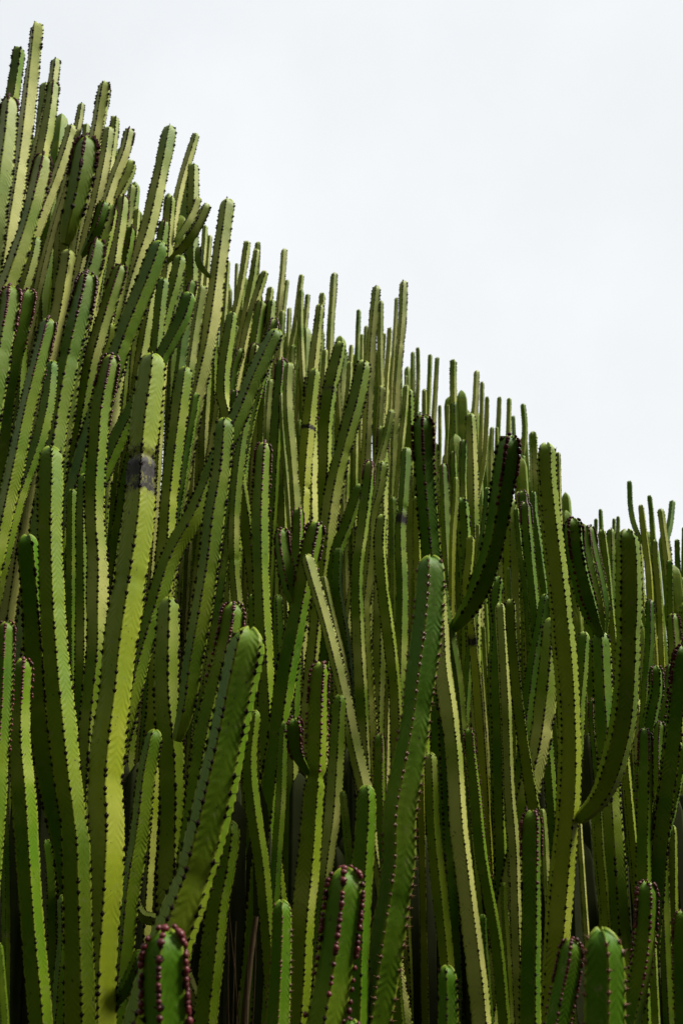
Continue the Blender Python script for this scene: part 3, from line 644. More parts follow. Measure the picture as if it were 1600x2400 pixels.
   (4, -20, 2, 0.25, 0.0, 0.03, 1, [], [], '-1054,2970,2902;-1068,2986,2765;-1086,3000,2648;-1101,3019,2490;-1106,3037,2336;-1115,3072,1978;-1124,3105,1499;-1129,3126,1020;-1133,3140,540;-1135,3149,60', ''),
  ]),
 ('five ribbed column with heavy maroon bud rows, below the pale branching trunk', '', [
   (5, 5, 2, 0.45, 0.0, 0.038, 1, [], [], '-871,3008,2989;-875,3007,2910;-894,3004,2763;-914,3000,2592;-924,2997,2427;-928,2994,2319;-941,2988,1959;-953,2983,1480;-961,2979,1000;-966,2976,520;-969,2975,40', ''),
  ]),
 ('green bare tipped column beside the slim wavy edged column', 'ribbed columns packed in the stand', [
   (4, 5, 0, 0.45, 0.0, 0.0184, 1, [0.618], [], '-289,2985,2585;-299,2987,2547;-315,2993,2414;-331,3000,2258;-339,3008,2092;-333,3015,1930;-321,3020,1833;-284,3033,1476;-250,3046,997;-228,3054,518;-213,3059,38', ''),
  ]),
 ('dark green dark spined tipped column in front of the slim vivid yellow column', 'ribbed columns packed in the stand', [
   (5, 5, 1, 0.25, 0.0, 0.0132, 1, [], [], '466,3004,2208;458,3000,2122;446,2997,2058;390,2982,1703;338,2968,1226;304,2958,747;274,2950,28', ''),
  ]),
 ('dark green dark spined tipped column behind the dark leaning flank column, nearest it', 'ribbed columns packed in the stand', [
   (4, 18, 1.5, 0.2, 0.0, 0.0172, 1, [], [], '996,3005,1641;974,3000,1559;951,2996,1487;860,2979,1139;775,2963,667;699,2949,-49', ''),
  ]),
 ('green maroon budded tipped column behind the long slanting column', 'ribbed columns packed in the stand', [
   (5, -20, 2, 0.35, 0.0, 0.0233, 1, [], [], '-230,3040,2829;-237,3040,2777;-256,3041,2697;-324,3043,2343;-387,3045,1867;-429,3046,1389;-456,3047,910;-474,3047,430;-483,3048,70', ''),
  ]),
 ('green column with bare tip at the outer flank of the stand', 'green bare tipped columns at the outer flank', [
   (5, 18, 0, 0.36, 0.2, 0.0365, 3, [], [], '-1320,3070,2898;-1284,3060,2338;-1261,3048,1700;-1250,3042,1340;-1240,3037,860;-1234,3034,380;-1230,3033,20', ''),
  ]),
 ('dark green bare tipped column in front of the smooth rounded column', 'ribbed columns packed in the stand', [
   (4, 25, 0, 0.2, 0.0, 0.0291, 1, [], [], '-530,3079,2958;-552,3089,2869;-592,3100,2780;-626,3108,2713;-661,3116,2648;-801,3148,2318;-936,3179,1859;-1028,3200,1388;-1088,3213,912;-1128,3223,434;-1149,3227,74', ''),
  ]),
 ('slim pale column with a wavy lit edge in mid stand', '', [
   (4, -20, 0, 0.7, 0.15, 0.0191, 1, [], [], '-180,3130,2712;-184,3127,2613;-179,3123,2497;-167,3120,2385;-155,3116,2247;-149,3114,2178;-123,3105,1819;-99,3097,1339;-84,3091,860;-74,3088,380;-68,3086,20', ''),
  ]),
 ('pale bare tipped column beside the slim wavy edged column', 'ribbed columns packed in the stand', [
   (4, -14, 0, 0.7, 0.0, 0.0128, 1, [], [], '-209,3179,2620;-197,3180,2437;-178,3181,2243;-150,3182,1884;-123,3183,1405;-106,3184,925;-95,3184,445;-89,3184,85', ''),
  ]),
 ('broad dark green column leaning with bare tip, under the curved arms', '', [
   (4, 10, 0, 0.25, 0.0, 0.0382, 1, [], [], '-663,3175,3228;-691,3185,3128;-740,3200,2980;-779,3212,2863;-872,3240,2516;-960,3266,2045;-1018,3284,1569;-1057,3295,1091;-1082,3303,612;-1099,3308,132', ''),
  ]),
 ('slim vivid yellow green column between the two nearly black bud rimmed ones', '', [
   (4, -14, 0, 0.5, 0.8, 0.0113, 1, [], [], '392,3207,2318;387,3204,2222;374,3200,2120;364,3194,1954;347,3183,1594;332,3173,1115;322,3167,635;314,3161,35', ''),
  ]),
 ('dark green dark spined tipped column beside the slim vivid yellow column', 'ribbed columns packed in the stand', [
   (4, 12, 1, 0.2, 0.0, 0.0144, 1, [], [], '651,3199,2263;649,3200,2187;655,3201,2120;680,3204,1761;703,3206,1281;718,3208,802;732,3210,82', ''),
  ]),
 ('dark green dark spined tipped column behind the two dark maroon crowned arms, second nearest it', 'ribbed columns packed in the stand', [
   (4, -20, 1.5, 0.15, 0.0, 0.0155, 1, [], [], '1011,3195,1884;999,3200,1745;973,3205,1587;924,3215,1231;878,3224,753;837,3232,35', ''),
  ]),
 ('green maroon budded tipped column beside the slim wavy edged column, nearest it', 'ribbed columns packed in the stand', [
   (4, 18, 2, 0.35, 0.0, 0.0224, 1, [], [], '-212,3196,2759;-213,3197,2705;-222,3200,2588;-226,3202,2503;-239,3209,2143;-250,3215,1663;-258,3219,1183;-263,3222,703;-267,3224,103', ''),
  ]),
 ('green maroon budded tipped column beside the slim wavy edged column, second nearest it', 'ribbed columns packed in the stand', [
   (4, 24, 2, 0.35, 0.0, 0.0169, 1, [], [], '-375,3202,2640;-375,3200,2559;-373,3193,2199;-371,3187,1719;-370,3182,1239;-370,3179,759;-369,3177,39', ''),
  ]),
 ('yellowish column with reddish brown scars along its edge in mid stand', '', [
   (4, 12, 0, 0.6, 0.6, 0.0251, 1, [0.463], [(0.236, 0.006)], '-96,3251,2748;-106,3247,2639;-121,3240,2461;-129,3234,2317;-133,3230,2205;-143,3218,1845;-152,3208,1365;-158,3200,886;-162,3196,406;-164,3193,46', ''),
  ]),
 ('narrow shaded column half hidden deep behind the front rows', 'half hidden columns behind the front rows', [
   (4, 24, 2, 0.67, 0, 0.0293, 3, [], [], '-112,3320,2754;-109,3290,2171;-71,3255,1512;-55,3240,1153;-40,3226,673;-28,3215,74', ''),
  ]),
 ('narrow shaded column half hidden deep behind the front rows', 'half hidden columns behind the front rows', [
   (5, -20, 0, 0.65, 0.2, 0.0277, 3, [], [], '575,3219,2244;562,3233,1733;536,3251,1137;523,3259,777;507,3270,57', ''),
  ]),
 ('short green column with maroon edges rising in front of the pale branching trunk', '', [
   (4, -10, 2, 0.4, 0.0, 0.0365, 2, [], [], '-961,3416,3393;-964,3413,3304;-979,3410,3200;-988,3407,3098;-1013,3397,2739;-1037,3388,2260;-1052,3382,1780;-1062,3379,1300;-1069,3376,820;-1075,3374,100', ''),
  ]),
 ('green column with dark spined tip at the outer flank of the stand', 'green dark spined tipped columns at the outer flank', [
   (5, 5, 1, 0.57, 0, 0.0334, 3, [], [], '1377,3263,1937;1375,3283,1448;1311,3308,872;1278,3320,514;1248,3332,35', ''),
  ]),
 ('pale column with dark maroon beads along its tip below the tall pale pair', '', [
   (4, 15, 2, 0.7, 0.0, 0.0363, 2, [], [], '-1170,3294,3700;-1178,3296,3585;-1206,3300,3367;-1254,3304,3137;-1287,3306,3009;-1361,3312,2656;-1430,3317,2181;-1475,3320,1704;-1505,3322,1225;-1525,3323,745;-1541,3324,145', ''),
  ]),
 ('green maroon budded tipped column behind the heavily budded column', 'ribbed columns packed in the stand', [
   (5, 12, 2, 0.65, 0.0, 0.032, 2, [], [], '-866,3435,3290;-893,3437,3162;-929,3440,2998;-955,3442,2869;-969,3445,2742;-1001,3450,2384;-1031,3455,1905;-1050,3458,1425;-1063,3461,945;-1071,3462,465;-1075,3463,105', ''),
  ]),
 ('green maroon budded tipped column in front of the column with the banana shaped arm', 'ribbed columns packed in the stand', [
   (4, -14, 2, 0.3, 0.0, 0.0222, 2, [], [], '-559,3304,3140;-570,3300,3050;-576,3295,2951;-594,3281,2592;-610,3269,2113;-621,3260,1633;-628,3255,1153;-633,3251,673;-636,3248,73', ''),
  ]),
 ('yellow tipped column directly behind a maroon crowned one', '', [
   (4, -20, 0, 0.4, 0.5, 0.0221, 2, [], [], '-850,3316,2963;-852,3318,2900;-872,3320,2820;-890,3324,2686;-931,3331,2329;-969,3339,1850;-994,3343,1371;-1011,3347,891;-1022,3349,411;-1027,3350,52', ''),
  ]),
 ('green bare tipped column beside the smooth rounded column, second nearest it', 'ribbed columns packed in the stand', [
   (5, -20, 0, 0.3, 0.0, 0.0189, 2, [], [], '-528,3324,2686;-533,3320,2618;-546,3313,2502;-579,3297,2144;-609,3282,1665;-629,3272,1186;-642,3265,706;-652,3260,106', ''),
  ]),
 ('green maroon budded tipped column beside the slim vivid yellow column', 'ribbed columns packed in the stand', [
   (4, -14, 2, 0.3, 0.0, 0.0183, 2, [], [], '361,3310,2406;362,3306,2327;361,3300,2219;362,3292,2079;365,3276,1720;367,3261,1240;369,3251,760;371,3243,40', ''),
  ]),
 ('pale bare tipped column behind the slim wavy edged column, second nearest it', 'ribbed columns packed in the stand', [
   (4, -20, 0, 0.7, 0.0, 0.0161, 2, [], [], '-256,3295,2728;-264,3300,2603;-265,3304,2487;-265,3315,2127;-266,3325,1647;-267,3332,1167;-267,3336,687;-268,3339,87', ''),
  ]),
 ('pale bare tipped column beside the red scarred column', 'ribbed columns packed in the stand', [
   (4, 30, 0, 0.7, 0.0, 0.0186, 2, [], [], '-231,3357,2550;-216,3350,2388;-207,3342,2213;-192,3330,1854;-178,3318,1374;-169,3310,894;-163,3305,415;-160,3303,55', ''),
  ]),
 ('green column with maroon budded tip at the outer flank of the stand', 'green maroon budded tipped columns at the outer flank', [
   (5, 5, 2, 0.45, 0, 0.038, 3, [], [], '-1833,3407,3596;-1788,3397,2923;-1743,3385,2160;-1725,3381,1800;-1709,3377,1320;-1698,3374,841;-1689,3372,121', ''),
  ]),
 ('thick cactus column with dark beaded tip overlapping the tallest column', '', [
   (4, 5, 1.5, 0.7, 0.0, 0.0398, 2, [], [], '-1397,3455,4112;-1380,3440,3824;-1371,3420,3448;-1364,3405,3088;-1358,3391,2609;-1353,3382,2129;-1351,3376,1649;-1349,3372,1169;-1348,3369,689;-1347,3367,89', ''),
  ]),
 ('green bare tipped column behind the broad dark leaning column', 'ribbed columns packed in the stand', [
   (5, 18, 0, 0.35, 0.0, 0.0257, 2, [], [], '-690,3397,3209;-697,3400,3074;-701,3404,2913;-706,3411,2554;-712,3417,2074;-715,3421,1594;-718,3424,1114;-719,3426,634;-720,3427,34', ''),
  ]),
 ('green bare tipped column behind the withered yellow column, nearest it', 'ribbed columns packed in the stand', [
   (5, 30, 0, 0.5, 0.4, 0.0086, 2, [], [], '487,3403,2210;484,3400,2145;474,3396,2074;432,3381,1717;393,3367,1238;368,3358,759;345,3349,40', ''),
  ]),
 ('column topped by a short fat pale segment above a dark ring joint', '', [
   (4, 22, 0, 0.5, 0.1, 0.0303, 2, [0.183], [(0.193, 0.006)], '-1,3385,2927;-15,3388,2861;-41,3393,2750;-60,3400,2586;-64,3408,2409;-75,3415,2237;-92,3428,1877;-108,3440,1398;-118,3448,918;-125,3453,438;-129,3456,78', ''),
  ]),
 ('smooth rounded column with bare tip behind the column that slants across its neighbours', '', [
   (4, 20, 0, 0.55, 0.15, 0.0256, 2, [], [], '-422,3434,3082;-431,3428,2978;-443,3420,2845;-443,3412,2715;-422,3407,2632;-351,3390,2280;-284,3374,1805;-240,3364,1327;-211,3357,848;-192,3352,368;-183,3350,8', ''),
  ]),
 ('pale trunk carrying two thick maroon tipped arms high in the stand', '', [
   (4, 20, 0, 1.1, 0.0, 0.0335, 2, [], [], '-1104,3514,3410;-1111,3516,3299;-1124,3520,3095;-1150,3525,2831;-1178,3531,2473;-1205,3536,1993;-1222,3539,1514;-1233,3541,1034;-1241,3543,554;-1246,3544,74', ''),
   (5, 8, 2, 0.45, 0.0, 0.0555, 2, [], [], '-1035,3400,3864;-1046,3412,3692;-1076,3433,3513;-1103,3460,3400', 'thick dark green arm with maroon beaded tip'),
   (4, 15, 2, 0.4, 0.0, 0.0294, 2, [], [], '-944,3400,3561;-975,3435,3458;-1045,3500,3375', 'slim arm curving up with maroon beads'),
  ]),
 ('narrow shaded column half hidden deep behind the front rows', 'half hidden columns behind the front rows', [
   (5, 24, 0, 0.72, 0, 0.0272, 3, [], [], '466,3429,2019;453,3443,1500;468,3460,893;476,3468,533;483,3476,54', ''),
  ]),
 ('narrow shaded column half hidden deep behind the front rows', 'half hidden columns behind the front rows', [
   (4, 30, 0, 0.72, 0.2, 0.026, 3, [], [], '680,3449,1572;662,3461,1088;672,3474,521;678,3483,41', ''),
  ]),
 ('green maroon budded tipped column beside the two armed pale trunk', 'ribbed columns packed in the stand', [
   (5, -20, 2, 0.5, 0.0, 0.0292, 2, [], [], '-957,3566,3657;-966,3560,3542;-985,3552,3392;-1021,3537,3034;-1054,3523,2555;-1076,3513,2076;-1091,3507,1596;-1100,3503,1116;-1106,3500,637;-1110,3499,157', ''),
  ]),
 ('green bare tipped column beside the smooth rounded column, nearest it', 'ribbed columns packed in the stand', [
   (4, -10, 0, 0.6, 0.0, 0.022, 2, [], [], '-550,3499,3236;-566,3500,3097;-582,3501,2931;-611,3504,2572;-638,3506,2093;-656,3507,1613;-667,3508,1133;-675,3509,653;-681,3509,53', ''),
  ]),
 ('green maroon budded tipped column beside the smooth rounded column', 'ribbed columns packed in the stand', [
   (5, -20, 2, 0.45, 0.0, 0.0216, 2, [], [], '-390,3498,2957;-412,3500,2884;-421,3502,2807;-457,3510,2449;-490,3517,1971;-512,3521,1491;-526,3524,1011;-535,3526,531;-542,3528,51', ''),
  ]),
 ('green maroon budded tipped column behind the nearly black column', 'ribbed columns packed in the stand', [
   (4, -20, 2, 0.45, 0.0, 0.013, 2, [], [], '293,3499,2691;288,3500,2597;273,3503,2238;258,3506,1758;249,3507,1278;242,3508,798;237,3509,78', ''),
  ]),
 ('tallest cactus column of the stand, dark spines over its rounded tip', '', [
   (4, -8, 1, 0.9, 0.0, 0.0346, 2, [], [], '-1382,3626,4668;-1375,3614,4381;-1372,3600,4043;-1374,3583,3631;-1374,3567,3259;-1375,3554,2900;-1375,3543,2420;-1376,3536,1940;-1376,3531,1460;-1376,3527,980;-1376,3525,500;-1376,3524,140', ''),
  ]),
 ('green bare tipped column beside the two armed pale trunk', 'ribbed columns packed in the stand', [
   (5, 20, 0, 0.5, 0.0, 0.0277, 2, [], [], '-1273,3600,3528;-1279,3600,3422;-1300,3600,3279;-1341,3599,2921;-1380,3599,2443;-1405,3598,1963;-1422,3598,1484;-1433,3598,1004;-1440,3598,524;-1444,3598,164', ''),
  ]),
 ('straight bright edged column with bare tip and a small banana shaped side arm', '', [
   (4, -2, 0, 0.85, 0.0, 0.0342, 2, [], [], '-480,3606,3718;-492,3604,3571;-507,3602,3387;-521,3600,3174;-538,3598,3001;-566,3596,2812;-609,3593,2455;-650,3590,1977;-676,3588,1497;-693,3587,1018;-705,3586,538;-712,3586,58', ''),
   (4, 24, 0, 0.55, 0.0, 0.0209, 2, [], [], '-589,3600,3480;-585,3600,3393;-536,3600,3332', 'small banana shaped arm'),
  ]),
 ('green maroon budded tipped column behind the smooth rounded column, second nearest it', 'ribbed columns packed in the stand', [
   (5, 18, 2, 0.45, 0.0, 0.0238, 2, [], [], '-344,3598,3029;-351,3600,2968;-358,3603,2882;-382,3612,2523;-404,3621,2043;-419,3627,1564;-428,3631,1084;-434,3633,604;-438,3635,124', ''),
  ]),
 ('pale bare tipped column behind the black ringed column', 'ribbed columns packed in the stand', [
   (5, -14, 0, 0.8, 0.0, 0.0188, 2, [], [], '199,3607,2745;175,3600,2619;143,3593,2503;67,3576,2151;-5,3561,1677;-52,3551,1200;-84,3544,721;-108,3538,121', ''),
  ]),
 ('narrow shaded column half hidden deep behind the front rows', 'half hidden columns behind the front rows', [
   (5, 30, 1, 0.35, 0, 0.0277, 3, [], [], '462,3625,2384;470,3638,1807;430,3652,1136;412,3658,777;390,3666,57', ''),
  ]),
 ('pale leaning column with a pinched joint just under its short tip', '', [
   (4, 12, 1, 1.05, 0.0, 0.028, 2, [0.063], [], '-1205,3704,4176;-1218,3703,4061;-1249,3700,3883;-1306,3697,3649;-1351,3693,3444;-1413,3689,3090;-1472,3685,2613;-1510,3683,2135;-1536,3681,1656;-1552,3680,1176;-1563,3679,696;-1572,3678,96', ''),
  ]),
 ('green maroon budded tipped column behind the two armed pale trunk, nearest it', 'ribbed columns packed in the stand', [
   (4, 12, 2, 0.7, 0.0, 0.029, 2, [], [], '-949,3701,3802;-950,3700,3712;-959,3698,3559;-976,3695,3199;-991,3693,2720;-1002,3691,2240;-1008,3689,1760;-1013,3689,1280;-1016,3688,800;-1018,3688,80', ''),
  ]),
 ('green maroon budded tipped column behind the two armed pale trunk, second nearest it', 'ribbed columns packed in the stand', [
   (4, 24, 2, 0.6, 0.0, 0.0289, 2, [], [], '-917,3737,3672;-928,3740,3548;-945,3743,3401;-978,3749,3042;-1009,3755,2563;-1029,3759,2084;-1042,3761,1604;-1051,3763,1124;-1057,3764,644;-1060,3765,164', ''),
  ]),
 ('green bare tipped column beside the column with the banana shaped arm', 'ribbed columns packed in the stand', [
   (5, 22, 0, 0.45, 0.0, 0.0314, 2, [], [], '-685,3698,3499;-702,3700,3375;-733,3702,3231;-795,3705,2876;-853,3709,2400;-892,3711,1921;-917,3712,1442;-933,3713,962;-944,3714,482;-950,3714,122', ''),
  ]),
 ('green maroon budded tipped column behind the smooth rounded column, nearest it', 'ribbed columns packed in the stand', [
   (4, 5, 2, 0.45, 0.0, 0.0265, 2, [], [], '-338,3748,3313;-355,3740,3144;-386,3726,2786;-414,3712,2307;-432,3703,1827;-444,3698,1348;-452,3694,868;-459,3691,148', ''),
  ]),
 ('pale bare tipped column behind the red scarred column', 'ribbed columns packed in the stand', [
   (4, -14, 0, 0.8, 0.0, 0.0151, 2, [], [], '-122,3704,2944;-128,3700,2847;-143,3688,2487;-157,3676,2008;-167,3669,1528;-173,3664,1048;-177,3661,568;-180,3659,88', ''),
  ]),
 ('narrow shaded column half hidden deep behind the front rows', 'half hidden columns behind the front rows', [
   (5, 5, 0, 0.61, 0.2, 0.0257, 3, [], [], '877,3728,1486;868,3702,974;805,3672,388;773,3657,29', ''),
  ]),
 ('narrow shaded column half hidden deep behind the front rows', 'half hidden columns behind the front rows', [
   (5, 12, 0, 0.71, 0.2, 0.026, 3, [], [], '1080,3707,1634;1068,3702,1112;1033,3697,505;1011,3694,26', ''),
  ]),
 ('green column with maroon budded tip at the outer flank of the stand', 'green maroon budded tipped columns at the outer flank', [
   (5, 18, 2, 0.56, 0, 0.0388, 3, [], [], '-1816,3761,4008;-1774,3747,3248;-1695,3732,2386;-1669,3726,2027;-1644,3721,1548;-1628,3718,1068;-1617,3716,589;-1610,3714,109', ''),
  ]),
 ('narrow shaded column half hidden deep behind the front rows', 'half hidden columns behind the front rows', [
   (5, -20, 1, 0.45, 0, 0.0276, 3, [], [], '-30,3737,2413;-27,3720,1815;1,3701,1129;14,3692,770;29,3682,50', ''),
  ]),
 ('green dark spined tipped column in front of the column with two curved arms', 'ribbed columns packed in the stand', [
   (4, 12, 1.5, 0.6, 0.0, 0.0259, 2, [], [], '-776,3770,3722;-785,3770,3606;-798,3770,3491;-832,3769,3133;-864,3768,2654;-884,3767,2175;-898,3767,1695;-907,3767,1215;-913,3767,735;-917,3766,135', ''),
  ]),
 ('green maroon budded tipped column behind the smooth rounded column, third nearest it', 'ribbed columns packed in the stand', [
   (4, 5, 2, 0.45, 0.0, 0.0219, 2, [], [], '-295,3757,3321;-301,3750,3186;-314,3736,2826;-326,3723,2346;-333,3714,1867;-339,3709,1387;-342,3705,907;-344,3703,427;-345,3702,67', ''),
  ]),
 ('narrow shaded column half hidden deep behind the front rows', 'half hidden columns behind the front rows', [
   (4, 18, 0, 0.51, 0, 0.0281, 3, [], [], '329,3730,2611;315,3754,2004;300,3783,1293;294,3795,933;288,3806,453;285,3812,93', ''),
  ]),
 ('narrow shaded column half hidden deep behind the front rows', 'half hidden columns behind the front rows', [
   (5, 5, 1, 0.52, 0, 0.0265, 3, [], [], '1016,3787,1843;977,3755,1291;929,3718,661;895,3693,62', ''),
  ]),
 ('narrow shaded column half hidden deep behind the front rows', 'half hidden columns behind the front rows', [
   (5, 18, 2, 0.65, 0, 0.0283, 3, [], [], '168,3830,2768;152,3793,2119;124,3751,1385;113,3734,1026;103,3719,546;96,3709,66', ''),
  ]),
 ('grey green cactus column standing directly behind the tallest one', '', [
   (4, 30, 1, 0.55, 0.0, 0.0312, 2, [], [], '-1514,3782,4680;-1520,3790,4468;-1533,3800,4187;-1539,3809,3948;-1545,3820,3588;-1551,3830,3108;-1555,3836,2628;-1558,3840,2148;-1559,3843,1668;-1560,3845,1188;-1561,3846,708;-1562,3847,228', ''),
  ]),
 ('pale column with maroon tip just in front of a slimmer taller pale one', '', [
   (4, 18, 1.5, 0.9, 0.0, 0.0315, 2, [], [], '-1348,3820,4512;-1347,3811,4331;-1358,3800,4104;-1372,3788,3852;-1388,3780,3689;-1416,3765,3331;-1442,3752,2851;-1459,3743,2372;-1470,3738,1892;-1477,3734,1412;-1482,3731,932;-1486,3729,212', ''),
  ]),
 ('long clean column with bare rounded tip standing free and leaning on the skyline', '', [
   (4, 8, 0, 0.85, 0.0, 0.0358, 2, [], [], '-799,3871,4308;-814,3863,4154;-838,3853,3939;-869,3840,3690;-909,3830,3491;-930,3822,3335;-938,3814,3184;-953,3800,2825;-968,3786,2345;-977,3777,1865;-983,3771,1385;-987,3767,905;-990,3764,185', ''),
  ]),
 ('pale bare tipped column behind the slim wavy edged column, nearest it', 'ribbed columns packed in the stand', [
   (5, -20, 0, 0.8, 0.0, 0.0172, 2, [], [], '-204,3796,3129;-207,3800,2998;-214,3808,2638;-220,3816,2158;-224,3821,1678;-227,3824,1198;-229,3827,718;-230,3828,118', ''),
  ]),
 ('narrow shaded column half hidden deep behind the front rows', 'half hidden columns behind the front rows', [
   (4, -14, 2, 0.57, 0.2, 0.0265, 3, [], [], '1346,3832,1884;1320,3805,1323;1267,3775,680;1230,3754,81', ''),
  ]),
 ('pale bare tipped column behind the two armed pale trunk', 'ribbed columns packed in the stand', [
   (5, 15, 0, 1.0, 0.0, 0.0291, 2, [], [], '-1077,3849,4282;-1081,3850,4143;-1101,3850,3937;-1127,3850,3737;-1165,3851,3379;-1200,3852,2900;-1223,3852,2421;-1238,3852,1941;-1248,3852,1461;-1254,3852,981;-1259,3852,501;-1261,3852,141', ''),
  ]),
 ('narrow shaded column half hidden deep behind the front rows', 'half hidden columns behind the front rows', [
   (4, -20, 1, 0.73, 0, 0.0274, 3, [], [], '65,3881,2354;68,3866,1743;54,3849,1042;49,3841,682;42,3833,82', ''),
  ]),
 ('pale five ribbed column with maroon crown standing free against the sky', '', [
   (5, -5, 1.5, 0.9, 0.0, 0.0334, 2, [], [], '-1127,3896,4579;-1139,3898,4395;-1154,3900,4199;-1173,3903,3893;-1191,3906,3534;-1208,3909,3054;-1219,3911,2574;-1227,3912,2094;-1231,3913,1615;-1235,3913,1135;-1237,3914,655;-1238,3914,175', ''),
  ]),
 ('green dark spined tipped column behind the slim vivid yellow column, second nearest it', 'ribbed columns packed in the stand', [
   (5, 30, 1.5, 0.45, 0.0, 0.0178, 2, [], [], '516,3906,2739;504,3900,2581;502,3895,2454;499,3883,2094;496,3872,1614;494,3865,1134;492,3860,654;491,3856,54', ''),
  ]),
 ('pale bare tipped column behind the long light green slanting column, second nearest it', 'ribbed columns packed in the stand', [
   (4, 12, 0, 0.8, 0.0, 0.0146, 2, [], [], '278,3902,2991;269,3900,2868;253,3898,2727;220,3893,2368;190,3888,1889;170,3885,1410;157,3883,930;149,3882,450;144,3881,90', ''),
  ]),
 ('pale bare tipped column behind the smooth rounded column', 'ribbed columns packed in the stand', [
   (5, 5, 0, 0.8, 0.0, 0.0163, 2, [], [], '-258,3898,3350;-261,3900,3267;-266,3903,3157;-279,3910,2798;-290,3917,2318;-298,3922,1838;-303,3925,1358;-306,3927,878;-309,3928,158', ''),
  ]),
 ('pale bare tipped column behind the fat topped column, second nearest it', 'ribbed columns packed in the stand', [
   (4, 5, 0, 0.8, 0.0, 0.0147, 2, [], [], '-70,3895,3158;-75,3900,3046;-86,3913,2687;-97,3926,2207;-104,3934,1727;-109,3939,1247;-112,3942,767;-114,3946,47', ''),
  ]),
 ('dark green column with bare tip at the outer flank of the stand', 'dark green bare tipped columns at the outer flank', [
   (4, 30, 0, 0.38, 0, 0.0378, 3, [], [], '-1987,3932,3898;-1933,3912,3126;-1874,3889,2252;-1854,3881,1893;-1835,3874,1413;-1823,3870,933;-1812,3865,213', ''),
  ]),
 ('narrow shaded column half hidden deep behind the front rows', 'half hidden columns behind the front rows', [
   (4, -20, 2, 0.71, 0, 0.0267, 3, [], [], '1325,3917,1994;1304,3918,1413;1287,3920,738;1276,3920,138', ''),
  ]),
 ('narrow shaded column half hidden deep behind the front rows', 'half hidden columns behind the front rows', [
   (4, 30, 1, 0.46, 0, 0.0297, 3, [], [], '-1454,4003,3595;-1405,3998,2851;-1359,3992,2001;-1343,3990,1641;-1329,3988,1162;-1319,3987,682;-1313,3986,202', ''),
  ]),
 ('pale leaning column with dark spined crown on the skyline', '', [
   (4, 5, 1.5, 0.95, 0.0, 0.029, 2, [], [], '-1042,4090,4469;-1058,4085,4326;-1092,4080,4190;-1118,4075,4057;-1175,4065,3702;-1228,4056,3225;-1263,4050,2746;-1286,4046,2267;-1301,4043,1787;-1311,4041,1307;-1318,4040,827;-1323,4039,227', ''),
  ]),
 ('pale column on the skyline with two arms curving up from its side', '', [
   (4, 18, 1, 0.95, 0.0, 0.0278, 2, [], [], '-799,3992,4006;-804,3995,3900;-804,4000,3755;-804,4005,3598;-802,4014,3238;-801,4023,2758;-800,4028,2278;-800,4032,1798;-800,4034,1318;-799,4036,838;-799,4037,118', ''),
   (4, -20, 1, 0.7, 0.0, 0.0246, 2, [], [], '-679,4050,4039;-704,4032,3917;-771,4000,3767', ''),
   (4, -14, 1, 0.6, 0.0, 0.029, 2, [], [], '-621,3950,3935;-667,3956,3808;-733,3966,3701;-801,3980,3642', ''),
  ]),
 ('green dark spined tipped column behind the slim vivid yellow column, nearest it', 'ribbed columns packed in the stand', [
   (4, 12, 1.5, 0.4, 0.0, 0.0167, 2, [], [], '481,4002,2725;480,4000,2618;485,3998,2531;501,3993,2171;516,3987,1692;526,3984,1212;533,3981,732;538,3980,132', ''),
  ]),
 ('pale dark spined tipped column in front of the lone thin mid skyline column', 'ribbed columns packed in the stand', [
   (5, 12, 1, 0.8, 0.0, 0.025, 2, [], [], '-96,4000,3439;-107,4000,3321;-126,4000,3132;-155,4000,2773;-182,3999,2294;-200,3999,1814;-211,3999,1335;-219,3999,855;-226,3999,135', ''),
  ]),
 ('pale bare tipped column behind the fat topped column, third nearest it', 'ribbed columns packed in the stand', [
   (5, 12, 0, 0.8, 0.0, 0.0151, 2, [], [], '37,3994,3149;33,3997,3056;23,4000,2948;9,4003,2841;-27,4011,2483;-61,4019,2004;-83,4024,1525;-98,4027,1045;-107,4029,565;-114,4031,85', ''),
  ]),
 ('narrow shaded column half hidden deep behind the front rows', 'half hidden columns behind the front rows', [
   (5, 18, 0, 0.38, 0.2, 0.0309, 3, [], [], '-1623,4054,4226;-1569,4010,3391;-1531,3960,2459;-1519,3944,2099;-1507,3930,1620;-1500,3920,1140;-1495,3914,660;-1492,3910,180', ''),
  ]),
 ('narrow shaded column half hidden deep behind the front rows', 'half hidden columns behind the front rows', [
   (5, 5, 0, 0.47, 0.2, 0.0273, 3, [], [], '1418,4027,2066;1385,4045,1466;1355,4065,763;1336,4078,163', ''),
  ]),
 ('slim pale column rising close behind a same-coloured shorter one', '', [
   (4, 10, 1, 1.0, 0.0, 0.0281, 2, [], [], '-1454,4121,4925;-1457,4117,4773;-1471,4110,4526;-1506,4102,4251;-1531,4096,4029;-1563,4088,3670;-1593,4080,3192;-1613,4075,2712;-1626,4072,2232;-1634,4069,1752;-1640,4068,1272;-1643,4067,792;-1646,4066,192', ''),
  ]),
 ('pale bare tipped column beside the column with two curved arms', 'ribbed columns packed in the stand', [
   (5, -15, 0, 0.9, 0.0, 0.0311, 2, [], [], '-1038,4153,4329;-1051,4150,4242;-1097,4145,4116;-1200,4135,3771;-1297,4126,3301;-1362,4119,2826;-1405,4115,2348;-1433,4112,1869;-1451,4110,1389;-1463,4109,909;-1474,4108,189', ''),
  ]),
 ('narrow shaded column half hidden deep behind the front rows', 'half hidden columns behind the front rows', [
   (4, 18, 0, 0.67, 0.2, 0.0298, 3, [], [], '-1280,4191,3366;-1253,4176,2618;-1205,4158,1764;-1189,4152,1405;-1174,4147,925;-1160,4142,205', ''),
  ]),
 ('pale dark spined tipped column behind the free standing pale column, second nearest it', 'ribbed columns packed in the stand', [
